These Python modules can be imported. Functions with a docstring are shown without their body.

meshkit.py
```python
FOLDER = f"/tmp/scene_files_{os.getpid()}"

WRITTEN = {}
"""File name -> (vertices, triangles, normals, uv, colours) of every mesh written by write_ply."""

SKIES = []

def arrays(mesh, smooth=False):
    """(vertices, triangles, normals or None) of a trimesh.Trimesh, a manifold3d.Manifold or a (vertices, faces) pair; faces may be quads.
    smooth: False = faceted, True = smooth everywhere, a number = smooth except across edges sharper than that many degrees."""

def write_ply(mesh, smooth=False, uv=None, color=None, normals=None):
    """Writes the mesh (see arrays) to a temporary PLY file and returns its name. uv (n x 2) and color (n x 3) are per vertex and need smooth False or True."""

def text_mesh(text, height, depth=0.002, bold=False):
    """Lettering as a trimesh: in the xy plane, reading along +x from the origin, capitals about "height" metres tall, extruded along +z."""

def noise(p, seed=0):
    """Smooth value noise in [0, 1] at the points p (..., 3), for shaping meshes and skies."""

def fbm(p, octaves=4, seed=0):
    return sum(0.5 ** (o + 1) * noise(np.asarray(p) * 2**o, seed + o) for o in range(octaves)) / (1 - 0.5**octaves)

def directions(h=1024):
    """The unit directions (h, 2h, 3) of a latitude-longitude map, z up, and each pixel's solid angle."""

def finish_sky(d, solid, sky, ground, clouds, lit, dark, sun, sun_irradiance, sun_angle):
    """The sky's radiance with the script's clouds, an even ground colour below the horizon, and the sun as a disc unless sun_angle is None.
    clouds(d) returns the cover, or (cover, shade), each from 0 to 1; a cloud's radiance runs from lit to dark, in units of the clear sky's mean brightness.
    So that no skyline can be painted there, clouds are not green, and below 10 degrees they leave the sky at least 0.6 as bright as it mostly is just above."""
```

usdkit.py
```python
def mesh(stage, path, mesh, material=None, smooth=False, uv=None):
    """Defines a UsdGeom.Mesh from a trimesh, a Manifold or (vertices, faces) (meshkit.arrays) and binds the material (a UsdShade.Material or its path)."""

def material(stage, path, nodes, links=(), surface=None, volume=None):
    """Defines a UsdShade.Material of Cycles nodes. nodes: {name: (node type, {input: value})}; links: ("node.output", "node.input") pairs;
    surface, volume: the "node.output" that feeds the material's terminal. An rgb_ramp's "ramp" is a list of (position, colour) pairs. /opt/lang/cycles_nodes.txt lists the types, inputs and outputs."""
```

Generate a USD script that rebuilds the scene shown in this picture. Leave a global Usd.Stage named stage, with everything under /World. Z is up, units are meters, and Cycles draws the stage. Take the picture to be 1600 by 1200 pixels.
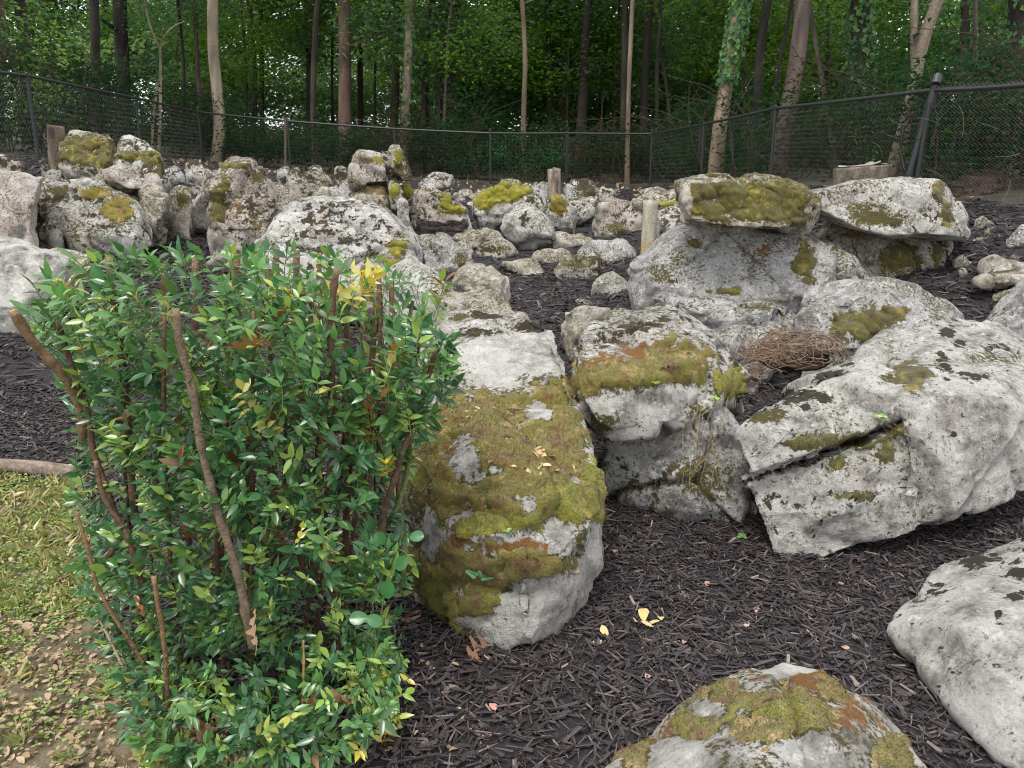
import math, random
import numpy as np, trimesh, usdkit, meshkit
import manifold3d as m3
from scipy.interpolate import RBFInterpolator, RegularGridInterpolator
from scipy.spatial import cKDTree, ConvexHull
from scipy import sparse
from pxr import Usd, UsdGeom, UsdLux, UsdShade, Gf, Sdf, Vt

# ------------------------------------------------------------------ camera, sky, sun, exposure
stage = Usd.Stage.CreateInMemory()
UsdGeom.SetStageUpAxis(stage, 'Z'); UsdGeom.SetStageMetersPerUnit(stage, 1.0)
UsdGeom.Xform.Define(stage, '/World'); UsdGeom.Scope.Define(stage, '/World/Looks')
FPX, PITCH, EYE = 1209.0, math.radians(13.94), 1.5
cam = UsdGeom.Camera.Define(stage, '/World/camera')
cam.CreateHorizontalApertureAttr(36.0); cam.CreateFocalLengthAttr(36.0 * FPX / 1600)
cam.CreateClippingRangeAttr((0.05, 5000.0))
cam.AddTranslateOp().Set((0, 0, EYE)); cam.AddRotateXOp().Set(90 - math.degrees(PITCH))
cam.CreateExposureAttr(1.38)
SUN_EL, SUN_ROT = math.radians(62), math.radians(205)
skym = usdkit.material(stage, '/World/Looks/overcast_sky', {
    "sky": ("sky_texture", {"sky_type": "single_scattering", "sun_disc": False, "sun_elevation": SUN_EL, "sun_rotation": SUN_ROT}),
    "tc": ("texture_coordinate", {}),
    "map": ("mapping", {"scale": (1, 1, 2.2)}),
    "n": ("noise_texture", {"scale": 2.2, "detail": 6, "roughness": 0.55}),
    "ramp": ("rgb_ramp", {"ramp": [(0.3, (6.6, 6.8, 7.1)), (0.7, (10.4, 10.5, 10.6))]}),
    "mx": ("mix", {"fac": 0.9}),
    "bg": ("background_shader", {"strength": 0.09})},
    [("tc.generated", "map.vector"), ("map.vector", "n.vector"), ("n.fac", "ramp.fac"), ("sky.color", "mx.color1"),
     ("ramp.color", "mx.color2"), ("mx.color", "bg.color")], surface="bg.background")
dome = UsdLux.DomeLight.Define(stage, '/World/sky')
UsdShade.MaterialBindingAPI.Apply(dome.GetPrim()).Bind(skym)
dome.GetPrim().SetCustomDataByKey('kind', 'structure')
sun = UsdLux.DistantLight.Define(stage, '/World/sun')
sun.CreateIntensityAttr(0.4); sun.CreateAngleAttr(20.0); sun.CreateColorAttr((1, 0.97, 0.92)); sun.CreateNormalizeAttr(True)
sun.AddRotateZOp().Set(-math.degrees(SUN_ROT)); sun.AddRotateXOp().Set(-(90 - math.degrees(SUN_EL)))

# ------------------------------------------------------------------ helpers
rng = np.random.default_rng(11)
CP, SP = math.cos(PITCH), math.sin(PITCH)
def at(px, py, D):
    """The point on the ray of photo pixel (px, py) at distance D along y."""
    u, v = (px - 800) / FPX, (600 - py) / FPX
    t = D / (CP + v * SP)
    return np.array([u * t, D, EYE + t * (-SP + v * CP)])
def pix(P):
    P = np.asarray(P, float); q = P - [0, 0, EYE]
    f = np.maximum(q[..., 1] * CP - q[..., 2] * SP, 1e-3); up = q[..., 1] * SP + q[..., 2] * CP
    return 800 + FPX * q[..., 0] / f, 600 - FPX * up / f
used = {}
def numbered(name, parent='/World'):
    k = used.get((parent, name), 0); used[(parent, name)] = k + 1
    return f'{parent}/{name}' + (f'_{k:03d}' if k else '')
def meta(prim, label=None, cat=None, group=None, kind=None):
    for k, v in (('label', label), ('category', cat), ('group', group), ('kind', kind)):
        if v: prim.SetCustomDataByKey(k, v)
    return prim
def primvar(m, name, arr, interp='vertex'):
    UsdGeom.PrimvarsAPI(m).CreatePrimvar(name, Sdf.ValueTypeNames.Color3fArray, interp).Set(Vt.Vec3fArray.FromNumpy(np.asarray(arr, np.float32).reshape(-1, 3)))
def obj(name, mesh, mat, parent=None, smooth=False, tint=None, interp='vertex', pv='tint', **kw):
    path = numbered(name, str(parent.GetPath()) if parent else '/World')
    m = usdkit.mesh(stage, path, mesh, mat, smooth=smooth)
    if tint is not None: primvar(m, pv, tint, interp)
    return meta(m.GetPrim(), **kw)
def thing(name, label, cat, group=None, loc=None):
    x = UsdGeom.Xform.Define(stage, numbered(name))
    if loc is not None: x.AddTranslateOp().Set(tuple(map(float, loc)))
    return meta(x.GetPrim(), label, cat, group)
def join(meshes):
    vs, fs, n = [], [], 0
    for v, f in meshes:
        vs.append(np.asarray(v)); fs.append(np.asarray(f) + n); n += len(v)
    return np.vstack(vs), np.vstack(fs)
def tube(P, R, sides=8, cap=True):
    P = np.asarray(P, float); n = len(P); R = np.broadcast_to(np.asarray(R, float), (n,)) if np.ndim(R) < 2 else R
    T = np.gradient(P, axis=0); T /= np.linalg.norm(T, axis=1, keepdims=True) + 1e-12
    ref = np.array([0, 0, 1.0]) if np.abs(T[:, 2]).max() < 0.8 else np.array([.13, .98, .1])
    A = np.cross(T, ref); A /= np.linalg.norm(A, axis=1, keepdims=True) + 1e-12; B = np.cross(T, A)
    a = np.arange(sides) / sides * 2 * np.pi
    V = P[:, None] + (A[:, None] * np.cos(a)[None, :, None] + B[:, None] * np.sin(a)[None, :, None]) * (R[:, None, None] if np.ndim(R) == 1 else R[:, :, None])
    i, j = np.meshgrid(np.arange(n - 1), np.arange(sides), indexing='ij'); j2 = (j + 1) % sides
    q = np.stack([i * sides + j, i * sides + j2, (i + 1) * sides + j2, (i + 1) * sides + j], -1).reshape(-1, 4)
    F = np.vstack([q[:, [0, 2, 1]], q[:, [0, 3, 2]]])
    V = V.reshape(-1, 3)
    if cap:
        V = np.vstack([V, P[:1], P[-1:]]); c0, c1 = len(V) - 2, len(V) - 1; s = np.arange(sides); s2 = (s + 1) % sides
        F = np.vstack([F, np.stack([np.full(sides, c0), s, s2], 1), np.stack([np.full(sides, c1), (n - 1) * sides + s2, (n - 1) * sides + s], 1)])
    return V, F
def spline(pts, n):
    pts = np.asarray(pts, float)
    if len(pts) == 2: return pts[0] + (pts[1] - pts[0]) * np.linspace(0, 1, n)[:, None]
    from scipy.interpolate import CubicSpline
    s = np.r_[0, np.cumsum(np.linalg.norm(np.diff(pts, axis=0), axis=1))]
    return CubicSpline(s, pts)(np.linspace(0, s[-1], n))
def fbm(p, o=4, seed=0): return meshkit.fbm(np.asarray(p), o, seed) * 2 - 1
def noise(p, seed=0): return meshkit.noise(np.asarray(p), seed) * 2 - 1
def norm(v): return v / (np.linalg.norm(v, axis=-1, keepdims=True) + 1e-12)
def vnormals(V, F):
    n = np.zeros_like(V); c = np.cross(V[F[:, 1]] - V[F[:, 0]], V[F[:, 2]] - V[F[:, 0]])
    for k in range(3): np.add.at(n, F[:, k], c)
    return norm(n)

# ------------------------------------------------------------------ the ground's height
_gp = [(0, 0, 0), (0, -4, -.05), (-2, 1, 0), (2, 1, 0), (-2, 3, .02), (2, 3, 0), (0, 2, 0), (0, 4, .08), (0, 8, .44), (0, 12, .83), (0, 16, 1.23),
       (-3.5, 5.7, .62), (-5, 1, .15), (5, 1, .1), (-7, -4, .1), (7, -4, .1), (0, 34, 2.5), (-25, 34, 4.4), (25, 34, 2.9), (0, 70, 6.0), (-50, 70, 8), (50, 70, 6.5),
       (30, 8, 2.2), (-30, 8, 3.2), (4.2, 5.6, .62), (3, 4, .2), (-20, 0, 1.0), (20, 0, .8), (0, 120, 9), (-80, 120, 12), (80, 120, 10), (-90, 20, 5), (90, 20, 4), (-90, -30, 1), (90, -30, 1), (0, -30, -.3)]
_gp += [tuple(at(*c)) for c in ((42, 248, 12.6), (212, 250, 17.2), (310, 252, 21.7), (449, 268, 21.2), (616, 281, 20.9), (766, 288, 20.4), (886, 288, 20.6), (1019, 293, 19.4),
                                (1100, 293, 16.5), (1212, 292, 13.5), (1460, 313, 9.7), (1600, 328, 8.4), (1750, 340, 7.3), (-100, 246, 11))]
_gp = np.array(_gp)
_rbf = RBFInterpolator(_gp[:, :2], _gp[:, 2], kernel='thin_plate_spline', smoothing=0.02)
_gx = np.unique(np.r_[np.linspace(-95, -12, 34), np.linspace(-12, 12, 161), np.linspace(12, 95, 34)])
_gy = np.unique(np.r_[np.linspace(-35, 0, 15), np.linspace(0, 24, 161), np.linspace(24, 125, 40)])
_gX, _gY = np.meshgrid(_gx, _gy, indexing='ij')
_gZ = _rbf(np.c_[_gX.ravel(), _gY.ravel()]).reshape(_gX.shape)
_near = np.exp(-((_gX / 14) ** 2 + ((_gY - 8) / 12) ** 2))
_gZ += _near * 0.05 * fbm(np.c_[_gX.ravel(), _gY.ravel(), _gX.ravel() * 0] * 0.9, 3, 5).reshape(_gX.shape)
_G = RegularGridInterpolator((_gx, _gy), _gZ, bounds_error=False, fill_value=None)
def G(x, y):
    q = np.stack(np.broadcast_arrays(np.asarray(x, float), np.asarray(y, float)), -1)
    return _G(q).reshape(q.shape[:-1])
def ground(px, py):
    """Where the ray of a photo pixel meets the ground."""
    D = np.linspace(0.9, 30, 1500); P = np.array([at(px, py, d) for d in (1.0, 2.0)]); dr = P[1] - P[0]
    Q = P[0] + (D[:, None] - 1.0) * dr
    h = Q[:, 2] - G(Q[:, 0], Q[:, 1]); k = int(np.argmax(h < 0)) if (h < 0).any() else len(D) - 1
    return Q[k]

# ------------------------------------------------------------------ materials
def mat(name, nodes, links, surface='p.BSDF'): return usdkit.material(stage, '/World/Looks/' + name, nodes, links, surface=surface)
def rock_material(name, tones, warm=(.40, .33, .28), white=(.68, .68, .64), whiteat=.55, warmat=.56):
    n = {"g": ("geometry", {}), "at": ("attribute", {"attribute": "lichen"}), "sep": ("separate_color", {"color_type": "rgb"}),
         "n1": ("noise_texture", {"scale": 5, "detail": 11, "roughness": .76, "distortion": .1}), "r1": ("rgb_ramp", {"ramp": tones}),
         "n2": ("noise_texture", {"scale": 7.5, "detail": 8, "roughness": .7, "distortion": .3}), "r2": ("rgb_ramp", {"ramp": [(warmat, (0, 0, 0)), (warmat + .14, (.7, .7, .7))]}),
         "mw": ("mix", {"color2": warm}),
         "n3": ("noise_texture", {"scale": 19, "detail": 10, "roughness": .82, "distortion": .15}), "r3": ("rgb_ramp", {"ramp": [(whiteat - .02, (0, 0, 0)), (whiteat + .07, (.8, .8, .8))]}),
         "ml": ("mix", {"color2": white}),
         "n4": ("noise_texture", {"scale": 85, "detail": 7, "roughness": .78}), "r4": ("rgb_ramp", {"ramp": [(.53, (0, 0, 0)), (.66, (.62, .62, .62))]}),
         "mk": ("mix", {"color2": (.10, .09, .075)}),
         "n5": ("noise_texture", {"scale": 15, "detail": 8, "roughness": .72, "distortion": .4}),
         "n6": ("noise_texture", {"scale": 48, "detail": 6, "roughness": .75}),
         "n7": ("noise_texture", {"scale": 240, "detail": 3, "roughness": .7}),
         # black lichen, olive stain, rust: attribute + noise, sharpened
         "ab": ("math", {"math_type": "multiply_add", "value2": 2.6}), "tb": ("map_range", {"from_min": 1.74, "from_max": 1.84, "clamp": True}),
         "mb": ("mix", {"color2": (.042, .034, .024)}),
         "am": ("math", {"math_type": "multiply_add", "value2": 2.6}), "tm": ("map_range", {"from_min": 1.66, "from_max": 1.86, "clamp": True}),
         "rm": ("rgb_ramp", {"ramp": [(.35, (.035, .033, .012)), (.5, (.085, .075, .022)), (.66, (.15, .125, .04))]}), "mm": ("mix", {}),
         "ar": ("math", {"math_type": "multiply_add", "value2": 2.2}), "tr": ("map_range", {"from_min": 1.5, "from_max": 1.75, "clamp": True}),
         "rr": ("rgb_ramp", {"ramp": [(.35, (.10, .04, .012)), (.6, (.29, .14, .04))]}), "mr": ("mix", {}),
         "pt": ("rgb_ramp", {"ramp": [(.44, (.55, .55, .55)), (.5, (1, 1, 1))]}), "mp": ("mix", {"mix_type": "multiply", "fac": .0}),
         "h1": ("math", {"math_type": "multiply_add", "value2": .9}), "h2": ("math", {"math_type": "multiply_add", "value2": .42}),
         "bmp": ("bump", {"strength": .9, "distance": .032}),
         "p": ("principled_bsdf", {"roughness": .92, "specular_ior_level": .25})}
    l = [("at.color", "sep.color"), ("n1.fac", "r1.fac"), ("n2.fac", "r2.fac"), ("r2.color", "mw.fac"), ("r1.color", "mw.color1"),
         ("n3.fac", "r3.fac"), ("r3.color", "ml.fac"), ("mw.color", "ml.color1"), ("n4.fac", "r4.fac"), ("r4.color", "mk.fac"), ("ml.color", "mk.color1"),
         ("n5.fac", "ab.value1"), ("sep.b", "ab.value3"), ("ab.value", "tb.value"), ("tb.result", "mb.fac"), ("mk.color", "mb.color1"),
         ("n6.fac", "am.value1"), ("sep.r", "am.value3"), ("am.value", "tm.value"), ("tm.result", "mm.fac"), ("mb.color", "mm.color1"), ("n7.fac", "rm.fac"), ("rm.color", "mm.color2"),
         ("n5.fac", "ar.value1"), ("sep.g", "ar.value3"), ("ar.value", "tr.value"), ("tr.result", "mr.fac"), ("mm.color", "mr.color1"), ("n7.fac", "rr.fac"), ("rr.color", "mr.color2"),
         ("mr.color", "p.base_color"),
         ("n6.fac", "h1.value1"), ("n4.fac", "h1.value3"), ("n7.fac", "h2.value1"), ("h1.value", "h2.value3"), ("h2.value", "bmp.height"), ("bmp.normal", "p.normal")]
    del n["pt"], n["mp"]
    for k in ("n1", "n2", "n3", "n4", "n5", "n6", "n7"): l.append(("g.position", k + ".vector"))
    return mat(name, n, l)
ROCK = {
    'white': rock_material('pale_lichened_rock', [(.36, (.11, .10, .09)), (.44, (.31, .295, .27)), (.53, (.51, .49, .455)), (.66, (.64, .62, .585))], white=(.74, .728, .69)),
    'grey': rock_material('grey_rock', [(.36, (.12, .115, .11)), (.45, (.28, .27, .265)), (.55, (.43, .42, .41)), (.68, (.54, .53, .52))], warm=(.38, .31, .27), white=(.68, .672, .65), whiteat=.53),
    'pink': rock_material('pinkish_rock', [(.36, (.12, .098, .085)), (.44, (.31, .27, .24)), (.54, (.47, .425, .385)), (.68, (.59, .55, .51))], warm=(.38, .235, .18), white=(.70, .68, .64), warmat=.50),
    'tan': rock_material('tan_weathered_rock', [(.36, (.078, .064, .043)), (.44, (.23, .205, .16)), (.54, (.41, .375, .31)), (.68, (.55, .515, .445))], warm=(.24, .175, .105), white=(.66, .648, .60), whiteat=.53),
}
def moss_material(name, a, b, c):
    return mat(name, {"g": ("geometry", {}), "n": ("noise_texture", {"scale": 8, "detail": 8, "roughness": .78}), "r": ("rgb_ramp", {"ramp": [(.40, a), (.47, b), (.52, (b[0] * .72, b[1] * .95, b[2] * .8)), (.55, b), (.60, c)]}),
        "n2": ("noise_texture", {"scale": 210, "detail": 4, "roughness": .75}), "r2": ("rgb_ramp", {"ramp": [(.35, (.3, .3, .3)), (.62, (1.5, 1.5, 1.5))]}),
        "mu": ("mix", {"mix_type": "multiply", "fac": 1.0}), "b": ("bump", {"strength": 1.0, "distance": .012}),
        "p": ("principled_bsdf", {"roughness": 1.0, "specular_ior_level": .1, "sheen_weight": .15})},
        [("g.position", "n.vector"), ("g.position", "n2.vector"), ("n.fac", "r.fac"), ("n2.fac", "r2.fac"), ("r.color", "mu.color1"), ("r2.color", "mu.color2"),
         ("mu.color", "p.base_color"), ("n2.fac", "b.height"), ("b.normal", "p.normal")])
MOSS = {'green': moss_material('green_moss', (.12, .08, .014), (.19, .165, .014), (.30, .26, .03)),
        'brown': moss_material('brown_moss', (.13, .065, .02), (.18, .135, .02), (.34, .24, .095)),
        'dark': moss_material('dark_moss', (.05, .033, .010), (.095, .076, .014), (.21, .17, .03))}
def tinted(name, rough=.45, trans=.0, spec=.5, bump=None, tvar=0.0):
    n = {"at": ("attribute", {"attribute": "tint"}), "p": ("principled_bsdf", {"roughness": rough, "specular_ior_level": spec})}
    l = [("at.color", "p.base_color")]
    if bump:
        n.update({"g": ("geometry", {}), "n": ("noise_texture", {"scale": bump[0], "detail": 5, "roughness": .7}), "b": ("bump", {"strength": bump[1], "distance": bump[2]}),
                  "r": ("rgb_ramp", {"ramp": [(.3, (.55, .55, .55)), (.7, (1.3, 1.3, 1.3))]}), "mu": ("mix", {"mix_type": "multiply", "fac": 1.0})})
        l = [("g.position", "n.vector"), ("n.fac", "b.height"), ("b.normal", "p.normal"), ("n.fac", "r.fac"), ("at.color", "mu.color1"), ("r.color", "mu.color2"), ("mu.color", "p.base_color")]
    if trans:
        n.update({"t": ("translucent_bsdf", {}), "hs": ("hsv", {"hue": .49, "saturation": 1.1, "value": 1.5}), "mc": ("mix_closure", {"fac": trans})})
        l += [("at.color", "hs.color"), ("hs.color", "t.color"), ("p.BSDF", "mc.closure1"), ("t.BSDF", "mc.closure2")]
        return mat(name, n, l, 'mc.closure')
    return mat(name, n, l)
LEAF = tinted('glossy_shrub_leaf', .30, .25, .6)
TREE_LEAF = tinted('woodland_leaf', .6, .52, .12)
BARK = tinted('bark', .9, 0, .2, (38, .9, .02))
DRY = tinted('dry_plant', .75, .15, .2)
WOOD = tinted('weathered_wood', .85, 0, .2, (60, .7, .012))
BLACK = mat('black_vinyl_metal', {"p": ("principled_bsdf", {"base_color": (.008, .0085, .009), "roughness": .5})}, [])
WIRE = mat('black_vinyl_wire', {"p": ("principled_bsdf", {"base_color": (.035, .037, .040), "roughness": .3, "specular_ior_level": 1.0})}, [])
MULCH = mat('dark_mulch', {"g": ("geometry", {}), "v": ("voronoi_texture", {"scale": 70, "feature": "f1"}), "r": ("rgb_ramp", {"ramp": [(.0, (.008, .006, .007)), (.5, (.018, .014, .016)), (1, (.04, .033, .036))]}),
    "n": ("noise_texture", {"scale": 30, "detail": 6, "roughness": .8}), "b": ("bump", {"strength": 1.0, "distance": .03}),
    "p": ("principled_bsdf", {"roughness": .9})},
    [("g.position", "v.vector"), ("g.position", "n.vector"), ("n.fac", "r.fac"), ("r.color", "p.base_color"), ("v.distance", "b.height"), ("b.normal", "p.normal")])
SOIL = mat('lawn_soil', {"g": ("geometry", {}), "n": ("noise_texture", {"scale": 5, "detail": 8, "roughness": .75}), "r": ("rgb_ramp", {"ramp": [(.38, (.10, .074, .043)), (.5, (.19, .15, .085)), (.6, (.32, .26, .165))]}),
    "n2": ("noise_texture", {"scale": 80, "detail": 5, "roughness": .8}), "b": ("bump", {"strength": 1.0, "distance": .03}), "p": ("principled_bsdf", {"roughness": 1.0})},
    [("g.position", "n.vector"), ("g.position", "n2.vector"), ("n.fac", "r.fac"), ("r.color", "p.base_color"), ("n2.fac", "b.height"), ("b.normal", "p.normal")])
FLOOR = mat('woodland_litter', {"g": ("geometry", {}), "n": ("noise_texture", {"scale": 3, "detail": 8, "roughness": .75}), "r": ("rgb_ramp", {"ramp": [(.35, (.018, .015, .009)), (.55, (.042, .033, .02)), (.7, (.085, .068, .042))]}),
    "b": ("bump", {"strength": 1.0, "distance": .05}), "p": ("principled_bsdf", {"roughness": 1.0})},
    [("g.position", "n.vector"), ("n.fac", "r.fac"), ("r.color", "p.base_color"), ("n.fac", "b.height"), ("b.normal", "p.normal")])

# ------------------------------------------------------------------ the ground
def sheet(xs, ys, dz=0.0, keep=None):
    X, Y = np.meshgrid(xs, ys, indexing='ij'); Z = G(X, Y) + dz
    V = np.c_[X.ravel(), Y.ravel(), Z.ravel()]; i, j = np.meshgrid(np.arange(len(xs) - 1), np.arange(len(ys) - 1), indexing='ij'); n = len(ys)
    q = np.stack([i * n + j, (i + 1) * n + j, (i + 1) * n + j + 1, i * n + j + 1], -1).reshape(-1, 4)
    if keep is not None: q = q[keep(V[q].mean(1))]
    F = np.vstack([q[:, [0, 1, 2]], q[:, [0, 2, 3]]])
    u, inv = np.unique(F, return_inverse=True)
    return V[u], inv.reshape(F.shape)
FENCE = [(-900, 40, 190, 6.0), (-160, 92, 138, 9.6), (42, 118, 130, 12.6), (212, 153, 97, 17.2), (310, 175, 77, 21.7), (449, 189, 78, 21.2), (616, 201, 80, 20.9), (766, 208, 80, 20.4),
         (886, 208, 80, 20.6), (1019, 209, 84, 19.4), (1100, 194, 99, 16.5), (1212, 169, 123, 13.5), (1455, 141, 170, 9.7), (1600, 133, 195, 8.4), (1760, 122, 222, 7.4)]
FP = np.array([at(p, t + h, D)[:2] for p, t, h, D in FENCE])
def beyond(P):
    """Behind the fence line, seen from the camera."""
    a = np.arctan2(P[:, 0], P[:, 1]); fa = np.arctan2(FP[:, 0], FP[:, 1]); o = np.argsort(fa)
    return np.hypot(P[:, 0], P[:, 1]) > np.interp(a, fa[o], np.hypot(FP[:, 0], FP[:, 1])[o]) + .3
obj('ground', sheet(_gx, _gy), FLOOR, smooth=True, kind='structure', label='leaf-littered woodland floor beyond the fence', cat=None)
mx, my = np.linspace(-13, 9.5, 226), np.linspace(.3, 23, 228)
def mulch_keep(P): return ~beyond(P)
obj('mulch_bed', sheet(mx, my, .006, mulch_keep), MULCH, smooth=True, kind='structure', label='dark shredded bark mulch between the boulders')
lawn_px = [(-300, 748), (60, 752), (125, 760), (150, 900), (185, 1000), (260, 1090), (380, 1150), (470, 1195), (500, 1300)]
LAWN = np.array([ground(*p)[:2] for p in lawn_px] + [[-.35, .6], [-3.5, .3], [-5.0, 3.0]])

import shapely
_LAWN = shapely.Polygon(LAWN)
def in_lawn(P, grow=0.0): return shapely.contains_xy(_LAWN.buffer(grow), P[:, 0], P[:, 1])
lx, ly = np.arange(-5.2, .2, .05), np.arange(.2, 5.2, .05)
obj('lawn', sheet(lx, ly, .016, in_lawn), SOIL, smooth=True, kind='structure', label='thin weedy lawn covered in dry leaf litter')

MARKS = [(-400, 'left picture edge'), (150, 'slender dark trunk'), (245, 'forked sapling'), (338, 'pale tan trunk'), (540, 'reddish trunk'), (632, 'ivy-flecked trunk'), (700, 'big ivied trunk'), (818, 'curving sapling'), (983, 'thin pale trunk'),
         (1130, 'ivy-sleeved trunk'), (1235, 'leaning brown trunk'), (1420, 'crooked trunk'), (2200, 'right picture edge')]
RANK = {1: [''], 2: ['nearer ', 'farther '], 3: ['nearest ', 'middle ', 'farthest '], 4: ['nearest ', 'second nearest ', 'second farthest ', 'farthest ']}
def between(items, what):
    """Labels for things at (pixel x, distance): which landmarks each stands between, and which of those there it is."""
    gap = [max(k for k, m in enumerate(MARKS[:-1]) if px >= m[0] or k == 0) for px, D in items]; out = [''] * len(items)
    for g in set(gap):
        mem = sorted((i for i in range(len(items)) if gap[i] == g), key=lambda i: items[i][1]); r = RANK.get(len(mem)) or ['nearest '] + [f'{w} nearest ' for w in ('second', 'third', 'fourth', 'fifth', 'sixth', 'seventh', 'eighth', 'ninth', 'tenth', 'eleventh', 'twelfth', 'thirteenth', 'fourteenth', 'fifteenth', 'sixteenth', 'seventeenth', 'eighteenth', 'nineteenth', 'twentieth', 'last but one')][:len(mem) - 2] + ['farthest ']
        for i, w in zip(mem, r): out[i] = f'{w}{what} between the {MARKS[g][1]} and the {MARKS[g + 1][1]}'
    return out
# ------------------------------------------------------------------ rocks
def smooth_mesh(V, F, it, lam=.5, mu=-.52):
    n = len(V); e = np.vstack([F[:, [0, 1]], F[:, [1, 2]], F[:, [2, 0]]])
    A = sparse.coo_matrix((np.ones(len(e)), (e[:, 0], e[:, 1])), (n, n)).tocsr(); A = ((A + A.T) > 0).astype(float)
    W = sparse.diags(1 / np.maximum(np.asarray(A.sum(1)).ravel(), 1)) @ A
    for _ in range(it):
        V = V + lam * (W @ V - V); V = V + mu * (W @ V - V)
    return V
def worley(p, seed, cells):
    r = np.random.default_rng(seed); lo, hi = p.min(0) - .1, p.max(0) + .1
    pts = r.uniform(lo, hi, (cells, 3)); d, i = cKDTree(pts).query(p, k=2)
    return d[:, 0], d[:, 1], i[:, 0]
def poly_hull(poly, D0, th, bulge, sit=False):
    """Points of a rounded stone whose outline is the given one; its face stands at D0 and its back at D0 + th."""
    P = np.asarray(poly, float); c = P.mean(0); P = c + 1.075 * (P - c); y1 = P[:, 1].max(); y0 = P[:, 1].min(); pts = []
    for (x, y) in P:
        t = (y1 - y) / max(y1 - y0, 1); lean = (.15 if sit else .35) * th * t
        pts.append(at(x, y, D0 + bulge + lean))
        q = c + (.94 if sit else .85) * (np.array([x, y]) - c); pts.append(at(*q, D0 + lean * .8))
        q = c + (.92 if sit else .88) * (np.array([x, y]) - c); pts.append(at(*q, D0 + th * (1 - .15 * t)))
        if t < .3 and not sit: p = at(x, y, D0 + bulge * .45); pts.append(p - [0, 0, .12 + .12 * (D0 < 9)]); pts.append(at(x, y, D0 + th * .8) - [0, 0, .3])
    return np.array(pts)
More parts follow.
